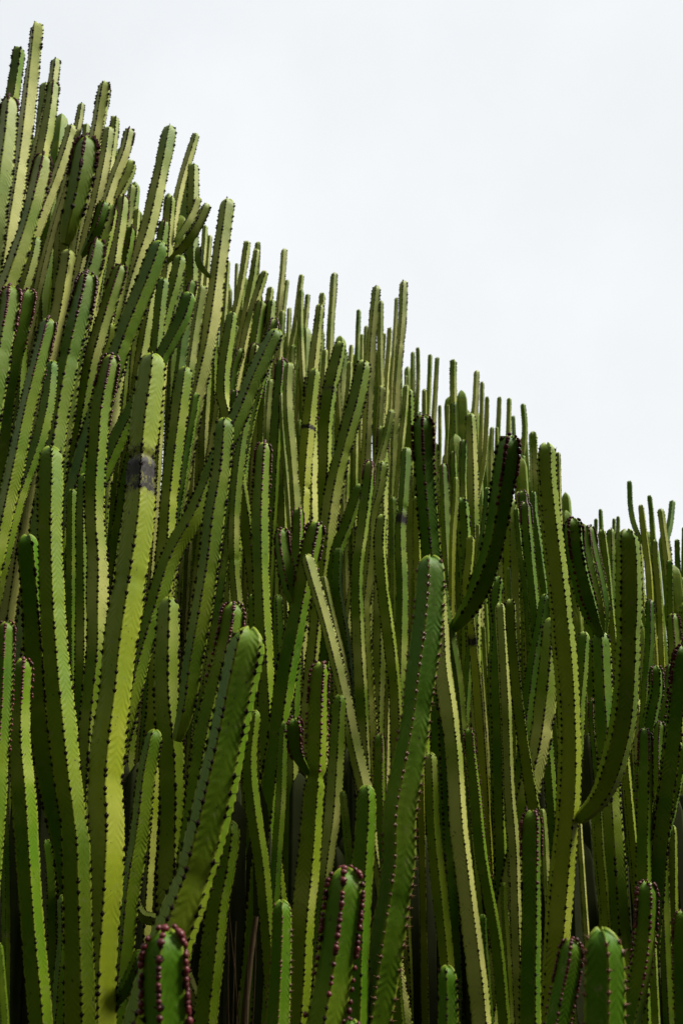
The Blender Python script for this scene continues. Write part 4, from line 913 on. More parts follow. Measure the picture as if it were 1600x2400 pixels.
   (5, 24, 1, 0.9, 0.0, 0.0265, 2, [], [], '-1164,4243,4668;-1163,4240,4539;-1168,4236,4352;-1176,4230,3992;-1183,4225,3512;-1188,4222,3032;-1191,4219,2552;-1194,4218,2072;-1195,4217,1592;-1196,4216,1112;-1196,4216,632;-1197,4215,152', ''),
  ]),
 ('pale dark spined tipped column in front of the lone pale thin column, second nearest it', 'ribbed columns packed in the stand', [
   (4, 18, 1, 0.8, 0.0, 0.0208, 2, [], [], '-358,4109,3679;-389,4105,3561;-420,4100,3431;-444,4095,3295;-494,4084,2938;-541,4074,2461;-572,4067,1982;-592,4063,1502;-605,4060,1023;-614,4058,543;-618,4057,183', ''),
  ]),
 ('pale bare tipped column in front of the lone thin mid skyline column', 'ribbed columns packed in the stand', [
   (5, 12, 0, 0.8, 0.0, 0.0165, 2, [], [], '-189,4098,3573;-191,4099,3454;-186,4100,3297;-177,4101,3144;-169,4102,3061;-142,4104,2702;-116,4106,2223;-99,4107,1743;-88,4108,1263;-81,4108,783;-74,4109,63', ''),
  ]),
 ('narrow shaded column half hidden deep behind the front rows', 'half hidden columns behind the front rows', [
   (5, 5, 0, 0.75, 0, 0.0283, 3, [], [], '691,4137,2650;692,4136,1981;681,4134,1209;677,4133,849;672,4132,129', ''),
  ]),
 ('narrow shaded column half hidden deep behind the front rows', 'half hidden columns behind the front rows', [
   (5, 18, 0, 0.41, 0, 0.0321, 3, [], [], '-1696,4117,4613;-1672,4138,3768;-1605,4161,2795;-1585,4168,2436;-1566,4174,1956;-1554,4178,1476;-1545,4181,996;-1540,4183,516;-1537,4184,156', ''),
  ]),
 ('narrow shaded column half hidden deep behind the front rows', 'half hidden columns behind the front rows', [
   (5, 30, 0, 0.51, 0, 0.0286, 3, [], [], '-356,4165,3086;-338,4150,2369;-353,4133,1550;-359,4126,1190;-364,4121,710;-368,4116,110', ''),
  ]),
 ('pale bare tipped column behind the pale leaning jointed column', 'ribbed columns packed in the stand', [
   (5, 12, 0, 0.9, 0.0, 0.0206, 2, [], [], '-1296,4210,4594;-1294,4210,4469;-1298,4211,4243;-1305,4212,3883;-1311,4212,3403;-1315,4213,2923;-1317,4213,2443;-1319,4213,1963;-1320,4214,1483;-1321,4214,1003;-1321,4214,523;-1321,4214,163', ''),
  ]),
 ('pale bare tipped column behind the long light green slanting column, nearest it', 'ribbed columns packed in the stand', [
   (5, -20, 0, 0.8, 0.0, 0.0208, 2, [], [], '185,4150,3106;175,4150,2940;167,4150,2829;145,4151,2470;125,4151,1990;112,4152,1510;104,4152,1030;98,4152,551;95,4152,71', ''),
  ]),
 ('narrow shaded column half hidden deep behind the front rows', 'half hidden columns behind the front rows', [
   (5, 5, 1, 0.59, 0, 0.0329, 3, [], [], '-1436,4349,4577;-1388,4316,3675;-1318,4278,2663;-1298,4267,2304;-1279,4257,1824;-1266,4251,1344;-1258,4246,864;-1251,4243,145', ''),
  ]),
 ('narrow shaded column half hidden deep behind the front rows', 'half hidden columns behind the front rows', [
   (4, 5, 0, 0.39, 0, 0.0294, 3, [], [], '-1089,4132,3509;-1074,4165,2772;-1089,4204,1913;-1093,4217,1553;-1098,4229,1073;-1101,4237,593;-1103,4241,233', ''),
  ]),
 ('narrow shaded column half hidden deep behind the front rows', 'half hidden columns behind the front rows', [
   (5, 18, 0, 0.53, 0, 0.0315, 3, [], [], '-738,4180,4331;-711,4187,3499;-733,4196,2545;-739,4198,2185;-746,4201,1705;-750,4202,1225;-752,4203,745;-754,4204,145', ''),
  ]),
 ('pale dark spined tipped column behind the free standing pale column, nearest it', 'ribbed columns packed in the stand', [
   (5, 5, 1, 1.0, 0.0, 0.0228, 2, [], [], '-1332,4218,4728;-1338,4219,4615;-1351,4220,4477;-1370,4222,4251;-1401,4224,4075;-1451,4226,3718;-1498,4229,3241;-1529,4230,2762;-1549,4231,2282;-1562,4232,1802;-1571,4233,1322;-1577,4233,842;-1581,4233,242', ''),
  ]),
 ('pale dark spined tipped column behind the column with two curved arms', 'ribbed columns packed in the stand', [
   (4, -14, 1, 0.8, 0.0, 0.0258, 2, [], [], '-1041,4233,4245;-1051,4240,4086;-1070,4254,3727;-1087,4266,3247;-1098,4275,2768;-1105,4280,2288;-1110,4284,1808;-1114,4286,1328;-1116,4288,848;-1117,4289,128', ''),
  ]),
 ('lower yellow green column in front of the far end clump', '', [
   (4, 18, 0, 0.7, 0.5, 0.0162, 2, [], [], '1374,4192,2383;1366,4195,2291;1368,4200,2122;1360,4206,1943;1347,4215,1583;1335,4223,1103;1327,4228,623;1322,4232,143', ''),
  ]),
 ('pale dark spined tipped column in front of the lone pale thin column, nearest it', 'ribbed columns packed in the stand', [
   (5, 12, 1, 0.8, 0.0, 0.0214, 2, [], [], '-410,4204,3858;-429,4202,3676;-459,4200,3470;-476,4199,3325;-510,4196,2967;-541,4193,2488;-562,4191,2008;-575,4190,1529;-584,4189,1049;-590,4188,569;-593,4188,209', ''),
  ]),
 ('tall grey green column, twin rib lit, on the mid skyline', '', [
   (4, -8, 1, 0.8, 0.0, 0.0239, 2, [], [], '168,4188,3647;151,4195,3467;138,4200,3310;126,4208,3080;114,4216,2856;98,4226,2496;83,4236,2017;74,4242,1537;68,4246,1057;63,4249,577;61,4250,97', ''),
  ]),
 ('tall pale skyline column with a narrow waist halfway down its visible length', '', [
   (4, -20, 1, 0.8, 0.0, 0.0212, 2, [0.343], [], '299,4215,3690;291,4207,3515;278,4200,3358;265,4194,3228;250,4185,3008;231,4172,2649;212,4160,2169;200,4152,1690;192,4147,1210;187,4143,730;183,4141,130', ''),
  ]),
 ('green bare tipped column behind the scorched yellow column', 'ribbed columns packed in the stand', [
   (4, 18, 0, 0.5, 0.0, 0.0207, 2, [], [], '-1008,4194,3355;-1007,4200,3169;-1009,4205,3017;-1011,4214,2657;-1013,4223,2177;-1015,4228,1697;-1016,4232,1217;-1017,4235,737;-1017,4236,137', ''),
  ]),
 ('narrow shaded column half hidden deep behind the front rows', 'half hidden columns behind the front rows', [
   (4, 18, 0, 0.61, 0.2, 0.033, 3, [], [], '-1572,4334,4960;-1532,4311,4025;-1427,4285,2972;-1397,4278,2614;-1370,4271,2134;-1353,4266,1655;-1341,4264,1175;-1333,4262,695;-1328,4260,215', ''),
  ]),
 ('narrow shaded column half hidden deep behind the front rows', 'half hidden columns behind the front rows', [
   (5, 30, 1, 0.56, 0.2, 0.0304, 3, [], [], '-1266,4322,3866;-1254,4317,3056;-1207,4312,2130;-1192,4310,1771;-1178,4308,1291;-1169,4307,811;-1162,4306,211', ''),
  ]),
 ('narrow shaded column half hidden deep behind the front rows', 'half hidden columns behind the front rows', [
   (5, -20, 1, 0.38, 0.2, 0.0319, 3, [], [], '-1826,4218,4575;-1809,4241,3723;-1733,4268,2740;-1711,4276,2381;-1690,4283,1901;-1677,4288,1422;-1668,4291,942;-1660,4294,222', ''),
  ]),
 ('narrow shaded column half hidden deep behind the front rows', 'half hidden columns behind the front rows', [
   (5, 18, 0, 0.52, 0.2, 0.0298, 3, [], [], '-108,4205,3435;-112,4242,2698;-148,4285,1834;-160,4300,1474;-172,4313,995;-179,4322,515;-183,4326,155', ''),
  ]),
 ('narrow shaded column half hidden deep behind the front rows', 'half hidden columns behind the front rows', [
   (5, 24, 1, 0.45, 0, 0.0292, 3, [], [], '309,4233,3128;306,4267,2412;324,4307,1574;330,4321,1215;335,4334,735;340,4344,135', ''),
  ]),
 ('pale bare tipped column behind the column with two curved arms, third nearest it', 'ribbed columns packed in the stand', [
   (4, 30, 0, 0.8, 0.0, 0.0185, 3, [], [], '-1025,4297,4153;-1027,4300,3995;-1030,4305,3635;-1034,4310,3155;-1036,4313,2675;-1038,4315,2195;-1038,4316,1715;-1039,4317,1235;-1040,4318,755;-1040,4318,155', ''),
  ]),
 ('pale dark spined tipped column beside the lone pale thin column, nearest it', 'ribbed columns packed in the stand', [
   (5, 24, 1, 0.8, 0.0, 0.0205, 3, [], [], '-470,4308,3971;-483,4304,3823;-503,4300,3651;-522,4297,3541;-570,4290,3184;-615,4284,2706;-644,4279,2227;-664,4276,1747;-677,4274,1268;-685,4273,788;-691,4272,188', ''),
  ]),
 ('pale dark spined tipped column beside the lone pale thin column, second nearest it', 'ribbed columns packed in the stand', [
   (4, 24, 1, 0.8, 0.0, 0.0188, 3, [], [], '-346,4298,3706;-355,4300,3605;-380,4305,3245;-403,4309,2766;-418,4312,2286;-428,4313,1806;-434,4315,1326;-438,4315,846;-442,4316,126', ''),
  ]),
 ('pale bare tipped column behind the fat topped column, fourth nearest it', 'ribbed columns packed in the stand', [
   (5, -14, 0, 0.8, 0.0, 0.0147, 3, [], [], '-19,4295,3262;-12,4300,3122;-4,4306,2969;10,4317,2609;22,4327,2130;31,4334,1650;36,4339,1170;40,4342,690;43,4344,90', ''),
  ]),
 ('lone thin column with fine spines rising straight over a short fat tip in mid stand', '', [
   (4, -12, 1, 0.85, 0.0, 0.0189, 3, [], [], '-35,4302,3788;-42,4301,3651;-52,4300,3484;-55,4299,3321;-61,4297,2961;-66,4295,2481;-69,4294,2001;-72,4294,1521;-73,4293,1041;-74,4293,561;-75,4293,81', ''),
  ]),
 ('green bare tipped column behind the smooth rounded column, second nearest it', 'ribbed columns packed in the stand', [
   (4, -14, 0, 0.6, 0.0, 0.0212, 3, [], [], '-654,4288,3404;-654,4293,3214;-656,4300,2982;-654,4306,2756;-651,4315,2396;-649,4323,1916;-647,4328,1436;-646,4331,956;-646,4333,476;-645,4334,116', ''),
  ]),
 ('green bare tipped column behind the black ringed column, nearest it', 'ribbed columns packed in the stand', [
   (5, 5, 0, 0.5, 0.0, 0.0178, 3, [], [], '312,4290,2962;304,4300,2739;296,4312,2450;287,4325,2090;279,4336,1610;274,4344,1130;270,4349,650;268,4352,170', ''),
  ]),
 ('green bare tipped column in front of the pale far clump column', 'ribbed columns packed in the stand', [
   (4, 18, 0, 0.4, 0.0, 0.018, 3, [], [], '1463,4296,2319;1446,4300,2103;1430,4305,1851;1412,4311,1492;1395,4316,1012;1384,4320,532;1378,4321,172', ''),
  ]),
 ('narrow shaded column half hidden deep behind the front rows', 'half hidden columns behind the front rows', [
   (5, 5, 0, 0.76, 0, 0.0289, 3, [], [], '601,4289,3029;597,4315,2312;614,4344,1476;620,4355,1116;626,4364,636;630,4370,156', ''),
  ]),
 ('pale bare tipped column beside the lone pale thin column, second nearest it', 'ribbed columns packed in the stand', [
   (5, 18, 0, 0.8, 0.0, 0.0147, 3, [], [], '-568,4353,3889;-571,4350,3722;-575,4347,3551;-583,4341,3191;-591,4335,2711;-596,4331,2231;-599,4329,1751;-601,4328,1271;-602,4327,791;-603,4326,191', ''),
  ]),
 ('pale bare tipped column beside the tall grey green skyline column', 'ribbed columns packed in the stand', [
   (5, 5, 0, 0.8, 0.0, 0.0174, 3, [], [], '192,4335,3651;188,4343,3466;187,4350,3306;189,4355,3203;197,4368,2843;204,4379,2363;208,4387,1884;211,4393,1404;213,4396,924;214,4398,444;215,4399,84', ''),
  ]),
 ('pale column with maroon budded tip at the outer flank of the stand', 'pale maroon budded tipped columns at the outer flank', [
   (5, 12, 2, 0.79, 0, 0.0333, 3, [], [], '1606,4364,2155;1574,4386,1504;1551,4412,740;1538,4427,140', ''),
  ]),
 ('thin very pale column leaning on the skyline beside the long clean one', '', [
   (4, 10, 1, 1.1, 0.0, 0.0235, 3, [], [], '-771,4417,4705;-796,4411,4579;-833,4400,4382;-853,4390,4190;-884,4374,3831;-912,4360,3353;-931,4350,2873;-943,4344,2393;-951,4340,1913;-957,4337,1433;-960,4336,953;-963,4334,233', ''),
  ]),
 ('pale bare tipped column behind the column with two curved arms, nearest it', 'ribbed columns packed in the stand', [
   (5, 18, 0, 0.9, 0.0, 0.017, 3, [], [], '-700,4407,4129;-699,4400,4016;-705,4389,3832;-714,4372,3473;-723,4356,2993;-729,4345,2513;-733,4338,2034;-735,4333,1554;-737,4331,1074;-738,4329,594;-739,4327,114', ''),
  ]),
 ('pale bare tipped column beside the lone pale thin column, nearest it', 'ribbed columns packed in the stand', [
   (5, 18, 0, 0.8, 0.0, 0.0156, 3, [], [], '-202,4418,3848;-215,4411,3715;-231,4400,3538;-251,4392,3409;-296,4375,3052;-338,4359,2574;-366,4348,2095;-384,4341,1616;-396,4337,1136;-403,4334,656;-409,4332,176', ''),
  ]),
 ('pale dark spined tipped column beside the lone thin mid skyline column', 'ribbed columns packed in the stand', [
   (5, 24, 1, 0.8, 0.0, 0.0185, 3, [], [], '-96,4405,3736;-103,4400,3623;-121,4388,3264;-137,4377,2784;-148,4370,2304;-155,4366,1824;-160,4362,1344;-163,4360,865;-165,4359,145', ''),
  ]),
 ('pale bare tipped column in front of the lone straight far column', 'ribbed columns packed in the stand', [
   (5, 30, 0, 0.8, 0.0, 0.0121, 3, [], [], '401,4401,3200;398,4400,3088;391,4398,2728;384,4397,2248;379,4395,1768;376,4395,1288;374,4394,808;372,4394,88', ''),
  ]),
 ('lone pale thin column with lit edge above mid stand', '', [
   (4, -12, 0, 1.05, 0.0, 0.0188, 3, [], [], '-292,4432,4007;-298,4426,3855;-310,4420,3677;-315,4416,3573;-330,4406,3213;-344,4396,2733;-353,4390,2254;-359,4386,1774;-363,4383,1294;-365,4381,814;-367,4380,214', ''),
  ]),
 ('green bare tipped column beside the pale far clump column', 'ribbed columns packed in the stand', [
   (4, -14, 0, 0.4, 0.0, 0.0183, 3, [], [], '1570,4394,2300;1548,4400,2038;1523,4406,1679;1501,4412,1199;1486,4416,719;1474,4419,120', ''),
  ]),
 ('yellow edged column of the far end clump with a dark bent side arm', '', [
   (4, 12, 0, 0.7, 0.6, 0.0182, 3, [], [], '1414,4469,2638;1413,4461,2502;1414,4450,2315;1407,4442,2178;1393,4425,1819;1380,4410,1340;1371,4399,860;1364,4390,140', ''),
   (4, 24, 0, 0.3, 0.0, 0.0163, 3, [], [], '1412,4600,2805;1399,4581,2683;1394,4546,2575;1411,4500,2458', ''),
  ]),
 ('pale bare tipped column behind the tall grey green skyline column, nearest it', 'ribbed columns packed in the stand', [
   (5, -20, 0, 0.8, 0.0, 0.0129, 3, [], [], '213,4445,3531;203,4450,3397;198,4454,3275;185,4464,2915;174,4473,2435;167,4479,1955;162,4483,1475;158,4486,995;156,4488,515;155,4488,155', ''),
  ]),
 ('narrow shaded column half hidden deep behind the front rows', 'half hidden columns behind the front rows', [
   (4, 24, 1, 0.66, 0.2, 0.0302, 3, [], [], '-428,4437,3833;-419,4451,3020;-397,4467,2081;-390,4473,1721;-384,4477,1241;-380,4480,761;-377,4483,161', ''),
  ]),
 ('green column with dark spined tip at the outer flank of the stand', 'green dark spined tipped columns at the outer flank', [
   (4, 30, 1, 0.5, 0, 0.0335, 3, [], [], '2022,4492,2289;1966,4454,1603;1864,4411,823;1826,4395,465;1799,4384,106', ''),
  ]),
 ('narrow shaded column half hidden deep behind the front rows', 'half hidden columns behind the front rows', [
   (4, -14, 2, 0.47, 0, 0.03, 3, [], [], '-835,4497,4064;-828,4460,3198;-756,4419,2223;-735,4406,1864;-715,4394,1385;-702,4387,905;-690,4380,185', ''),
  ]),
 ('pale bare tipped column behind the column with two curved arms, second nearest it', 'ribbed columns packed in the stand', [
   (5, 18, 0, 0.9, 0.0, 0.0154, 3, [], [], '-687,4501,4133;-691,4500,3990;-700,4497,3630;-708,4494,3150;-713,4492,2670;-717,4491,2190;-719,4490,1710;-720,4490,1230;-721,4490,750;-722,4489,150', ''),
  ]),
 ('pale bare tipped column beside the tall thin pale far column', 'ribbed columns packed in the stand', [
   (4, 24, 0, 0.8, 0.2, 0.0145, 3, [], [], '720,4509,3216;708,4505,3051;684,4500,2850;639,4495,2654;616,4492,2559;549,4485,2205;487,4478,1729;446,4474,1251;418,4471,772;397,4468,172', ''),
  ]),
 ('pale column of the far end clump with a dark arm bending outward', '', [
   (4, -14, 0, 1.0, 0.0, 0.0184, 3, [], [], '1512,4488,2625;1517,4493,2512;1523,4500,2328;1525,4507,2148;1521,4511,2060;1509,4522,1700;1498,4533,1221;1491,4540,741;1485,4545,141', ''),
   (4, -14, 0, 0.35, 0.0, 0.0162, 3, [], [], '1612,4600,2704;1582,4572,2593;1530,4520,2463', ''),
  ]),
 ('pale dark spined tipped column behind the lone thin mid skyline column', 'ribbed columns packed in the stand', [
   (5, 12, 1, 0.8, 0.0, 0.0151, 3, [], [], '-171,4500,3784;-179,4500,3679;-189,4500,3550;-212,4501,3191;-233,4502,2711;-247,4502,2231;-256,4502,1751;-262,4502,1271;-266,4502,791;-269,4503,191', ''),
  ]),
 ('pale bare tipped column behind the narrow waisted skyline column', 'ribbed columns packed in the stand', [
   (5, -20, 0, 0.8, 0.0, 0.012, 3, [], [], '282,4509,3769;273,4500,3593;263,4493,3461;240,4479,3102;219,4465,2623;205,4456,2143;196,4451,1663;191,4447,1183;187,4444,703;184,4442,103', ''),
  ]),
 ('pale dark spined tipped column behind the tall grey green skyline column, second nearest it', 'ribbed columns packed in the stand', [
   (4, 18, 1, 0.8, 0.0, 0.015, 3, [], [], '246,4527,3607;237,4520,3475;223,4511,3302;199,4496,2943;177,4482,2464;162,4473,1984;152,4467,1504;146,4463,1024;142,4460,544;140,4459,184', ''),
  ]),
 ('green bare tipped column behind the smooth rounded column, nearest it', 'ribbed columns packed in the stand', [
   (4, 5, 0, 0.7, 0.0, 0.0208, 3, [], [], '-671,4496,3608;-666,4500,3397;-668,4505,3150;-670,4510,2790;-672,4515,2310;-673,4518,1830;-674,4520,1350;-674,4522,870;-674,4523,150', ''),
  ]),
 ('narrow shaded column half hidden deep behind the front rows', 'half hidden columns behind the front rows', [
   (4, -14, 1, 0.42, 0.2, 0.0298, 3, [], [], '-1048,4525,3930;-1040,4523,3090;-997,4521,2127;-985,4520,1767;-973,4519,1287;-965,4519,807;-959,4518,207', ''),
  ]),
 ('narrow shaded column half hidden deep behind the front rows', 'half hidden columns behind the front rows', [
   (5, 12, 1, 0.78, 0.2, 0.0282, 3, [], [], '852,4515,2718;858,4532,1998;809,4552,1159;791,4558,799;773,4566,199', ''),
  ]),
 ('narrow shaded column half hidden deep behind the front rows', 'half hidden columns behind the front rows', [
   (4, 18, 0, 0.36, 0.2, 0.0296, 3, [], [], '-661,4548,3684;-637,4581,2878;-679,4620,1938;-693,4632,1578;-705,4643,1099;-713,4650,619;-717,4654,259', ''),
  ]),
 ('narrow shaded column half hidden deep behind the front rows', 'half hidden columns behind the front rows', [
   (5, -20, 1, 0.69, 0, 0.0313, 3, [], [], '-1249,4602,4546;-1201,4550,3607;-1191,4491,2560;-1189,4474,2201;-1186,4459,1721;-1185,4449,1241;-1184,4442,761;-1183,4437,161', ''),
  ]),
 ('pale dark spined tipped column behind the tall grey green skyline column, nearest it', 'ribbed columns packed in the stand', [
   (5, -14, 1, 0.8, 0.0, 0.0113, 3, [], [], '126,4546,3628;123,4550,3490;116,4559,3130;110,4568,2650;105,4573,2170;103,4577,1690;101,4579,1210;100,4581,730;99,4582,130', ''),
  ]),
 ('narrow shaded column half hidden deep behind the front rows', 'half hidden columns behind the front rows', [
   (4, -14, 1, 0.57, 0, 0.0298, 3, [], [], '7,4581,3511;-9,4596,2711;41,4613,1783;56,4618,1423;71,4623,943;80,4626,464;85,4627,104', ''),
  ]),
 ('narrow shaded column half hidden deep behind the front rows', 'half hidden columns behind the front rows', [
   (5, 24, 0, 0.69, 0, 0.0279, 3, [], [], '1053,4587,2575;1014,4561,1852;948,4531,1025;925,4520,666;903,4511,186', ''),
  ]),
 ('green bare tipped column in front of the lone straight far column', 'ribbed columns packed in the stand', [
   (5, -20, 0, 0.65, 0.0, 0.014, 3, [], [], '332,4598,3320;314,4600,3143;302,4602,3020;274,4605,2661;248,4609,2182;231,4611,1702;220,4612,1222;213,4613,742;207,4614,142', ''),
  ]),
 ('tall thin pale column with lit edge above the far end of the stand', '', [
   (4, -15, 0, 1.0, 0.0, 0.0169, 3, [], [], '690,4617,3411;678,4612,3252;657,4607,3094;624,4600,2888;606,4594,2687;588,4590,2589;535,4581,2233;486,4572,1756;453,4567,1277;432,4563,798;415,4560,198', ''),
  ]),
 ('green dark spined tipped column beside the pale far clump column', 'ribbed columns packed in the stand', [
   (4, 30, 1, 0.4, 0.0, 0.0177, 3, [], [], '1613,4599,2506;1602,4600,2354;1601,4601,2169;1599,4602,1809;1598,4603,1329;1597,4604,849;1596,4604,129', ''),
  ]),
 ('pale bare tipped column behind the lone pale thin column, nearest it', 'ribbed columns packed in the stand', [
   (5, -14, 0, 0.8, 0.0, 0.0181, 3, [], [], '-443,4596,4155;-445,4600,4053;-450,4612,3694;-454,4623,3214;-457,4631,2734;-459,4635,2254;-461,4639,1774;-462,4641,1294;-462,4642,814;-463,4643,214', ''),
  ]),
 ('pale bare tipped column behind the lone pale thin column, fourth nearest it', 'ribbed columns packed in the stand', [
   (5, 12, 0, 0.8, 0.0, 0.0101, 3, [], [], '-583,4602,3867;-581,4600,3762;-577,4593,3402;-573,4587,2923;-571,4583,2443;-569,4580,1963;-568,4578,1483;-567,4577,1003;-567,4576,523;-567,4576,163', ''),
  ]),
 ('pale dark spined tipped column behind the lone pale thin column', 'ribbed columns packed in the stand', [
   (4, -14, 1, 0.8, 0.0, 0.0138, 3, [], [], '-271,4604,3765;-272,4600,3638;-276,4590,3278;-280,4581,2798;-282,4575,2318;-284,4571,1838;-285,4568,1358;-286,4567,878;-286,4565,159', ''),
  ]),
 ('pale bare tipped column behind the fat topped column, fifth nearest it', 'ribbed columns packed in the stand', [
   (4, 24, 0, 0.8, 0.0, 0.0114, 3, [], [], '7,4636,3404;7,4640,3278;7,4650,2918;7,4660,2438;7,4666,1958;7,4671,1478;7,4673,998;7,4675,518;7,4676,158', ''),
  ]),
 ('green bare tipped column beside the tall thin pale far column', 'ribbed columns packed in the stand', [
   (5, -20, 0, 0.6, 0.0, 0.0189, 3, [], [], '356,4593,3074;346,4600,2770;336,4607,2462;327,4613,2102;318,4619,1622;312,4623,1142;309,4626,662;306,4628,182', ''),
  ]),
 ('narrow shaded column half hidden deep behind the front rows', 'half hidden columns behind the front rows', [
   (4, 12, 0, 0.57, 0.2, 0.0302, 3, [], [], '-521,4588,3881;-530,4609,3047;-533,4633,2081;-534,4640,1721;-535,4646,1241;-535,4651,761;-536,4654,161', ''),
  ]),
 ('narrow shaded column half hidden deep behind the front rows', 'half hidden columns behind the front rows', [
   (5, 18, 0, 0.47, 0, 0.0286, 3, [], [], '-523,4673,3067;-534,4692,2296;-481,4715,1399;-464,4722,1039;-448,4729,560;-440,4733,200', ''),
  ]),
 ('narrow shaded column half hidden deep behind the front rows', 'half hidden columns behind the front rows', [
   (4, 30, 0, 0.62, 0, 0.0299, 3, [], [], '-203,4685,3758;-176,4641,2899;-194,4590,1931;-200,4575,1572;-205,4561,1092;-208,4552,612;-210,4546,132', ''),
  ]),
 ('narrow shaded column half hidden deep behind the front rows', 'half hidden columns behind the front rows', [
   (4, 12, 1, 0.66, 0.2, 0.0307, 3, [], [], '-1103,4687,4249;-1094,4675,3352;-1029,4661,2331;-1011,4657,1971;-994,4653,1492;-983,4650,1012;-976,4649,532;-972,4648,172', ''),
  ]),
 ('pale bare tipped column behind the lone pale thin column, third nearest it', 'ribbed columns packed in the stand', [
   (5, 24, 0, 0.8, 0.0, 0.0119, 3, [], [], '-565,4699,4089;-564,4700,3929;-562,4702,3569;-560,4704,3089;-559,4705,2609;-558,4705,2129;-558,4706,1649;-557,4706,1169;-557,4706,689;-557,4706,209', ''),
  ]),
 ('pale bare tipped column behind the fat topped column, nearest it', 'ribbed columns packed in the stand', [
   (4, 5, 0, 0.8, 0.0, 0.0136, 3, [], [], '52,4720,3611;47,4720,3489;35,4719,3129;23,4718,2649;16,4717,2169;11,4717,1689;7,4716,1209;5,4716,729;4,4716,129', ''),
  ]),
 ('narrow shaded column half hidden deep behind the front rows', 'half hidden columns behind the front rows', [
   (5, -14, 1, 0.54, 0, 0.0303, 3, [], [], '-690,4710,4014;-659,4719,3147;-622,4729,2148;-611,4732,1789;-601,4735,1309;-595,4737,829;-590,4738,229', ''),
  ]),
 ('narrow shaded column half hidden deep behind the front rows', 'half hidden columns behind the front rows', [
   (4, -20, 1, 0.39, 0, 0.029, 3, [], [], '590,4735,3291;586,4756,2492;551,4779,1563;540,4787,1203;529,4793,724;521,4799,124', ''),
  ]),
 ('narrow shaded column half hidden deep behind the front rows', 'half hidden columns behind the front rows', [
   (5, 30, 1, 0.75, 0, 0.0273, 3, [], [], '1773,4738,2208;1762,4765,1504;1753,4797,677;1749,4811,197', ''),
  ]),
 ('green bare tipped column beside the lone straight far column', 'ribbed columns packed in the stand', [
   (4, -20, 0, 0.65, 0.0, 0.0126, 3, [], [], '436,4797,3392;431,4800,3251;420,4806,2891;410,4812,2411;403,4816,1931;398,4819,1451;395,4820,971;394,4821,491;393,4822,131', ''),
  ]),
 ('straight thin column with dark spined tip standing alone above the far end of the stand', '', [
   (4, 15, 1, 0.6, 0.0, 0.0196, 3, [], [], '593,4783,3557;588,4790,3389;585,4800,3175;576,4806,3039;557,4819,2680;539,4832,2201;527,4840,1721;519,4845,1241;514,4848,761;510,4851,161', ''),
  ]),
 ('grey green column in the middle of the far end clump', '', [
   (4, 18, 0, 0.4, 0.0, 0.016, 3, [], [], '1568,4802,2800;1568,4800,2706;1563,4797,2564;1553,4792,2204;1544,4787,1724;1538,4783,1244;1534,4781,764;1531,4780,164', ''),
  ]),
 ('pale bare tipped column behind the lone pale thin column, second nearest it', 'ribbed columns packed in the stand', [
   (5, 5, 0, 0.8, 0.0, 0.0146, 3, [], [], '-296,4799,4048;-308,4800,3932;-339,4801,3573;-367,4803,3094;-386,4803,2615;-398,4804,2135;-406,4804,1655;-412,4804,1175;-415,4805,695;-417,4805,215', ''),
  ]),
 ('pale bare tipped column behind the tall grey green skyline column, second nearest it', 'ribbed columns packed in the stand', [
   (5, 12, 0, 0.8, 0.0, 0.0103, 3, [], [], '110,4807,3720;108,4800,3601;101,4783,3241;96,4768,2761;92,4758,2281;89,4751,1801;88,4747,1322;87,4744,842;86,4741,122', ''),
  ]),
 ('narrow shaded column half hidden deep behind the front rows', 'half hidden columns behind the front rows', [
   (5, 30, 1, 0.61, 0.2, 0.0272, 3, [], [], '1281,4880,2206;1240,4871,1481;1244,4861,643;1246,4857,163', ''),
  ]),
 ('green bare tipped column behind the tall thin pale far column, nearest it', 'ribbed columns packed in the stand', [
   (5, 12, 0, 0.65, 0.0, 0.0139, 3, [], [], '757,4892,3479;746,4896,3271;732,4900,3055;709,4904,2844;676,4910,2485;646,4915,2006;627,4918,1527;614,4921,1047;605,4922,567;601,4923,207', ''),
  ]),
 ('green bare tipped column behind the tall thin pale far column, fourth nearest it', 'ribbed columns packed in the stand', [
   (5, 5, 0, 0.65, 0.0, 0.0118, 3, [], [], '824,4895,3215;820,4900,3098;808,4914,2738;796,4926,2259;789,4935,1779;784,4940,1299;781,4944,819;779,4946,219', ''),
  ]),
 ('dark green bare tipped column behind the pale far clump column', 'ribbed columns packed in the stand', [
   (4, 5, 0, 0.3, 0.0, 0.0114, 3, [], [], '1759,4896,2659;1739,4900,2483;1707,4907,2124;1678,4914,1645;1659,4918,1166;1646,4921,686;1637,4923,206', ''),
  ]),
 ('green dark spined tipped column behind the tall grey green skyline column', 'ribbed columns packed in the stand', [
   (5, 5, 1, 0.6, 0.0, 0.0154, 3, [0.202], [], '95,4901,3922;87,4900,3670;77,4898,3310;69,4897,2830;63,4896,2350;59,4895,1870;57,4895,1390;55,4895,910;54,4894,190', ''),
  ]),
 ('narrow shaded column half hidden deep behind the front rows', 'half hidden columns behind the front rows', [
   (5, 24, 0, 0.6, 0, 0.0324, 3, [], [], '-1884,4902,5495;-1844,4933,4471;-1844,4968,3291;-1844,4977,2931;-1844,4985,2451;-1844,4990,1971;-1844,4994,1491;-1844,4996,1011;-1844,4998,291', ''),
  ]),
 ('green column with maroon budded tip at the outer flank of the stand', 'green maroon budded tipped columns at the outer flank', [
   (5, 18, 2, 0.48, 0, 0.0334, 3, [], [], '1979,5007,2344;1930,4987,1589;1835,4963,721;1795,4953,243', ''),
  ]),
 ('green bare tipped column behind the lone straight far column, fourth nearest it', 'ribbed columns packed in the stand', [
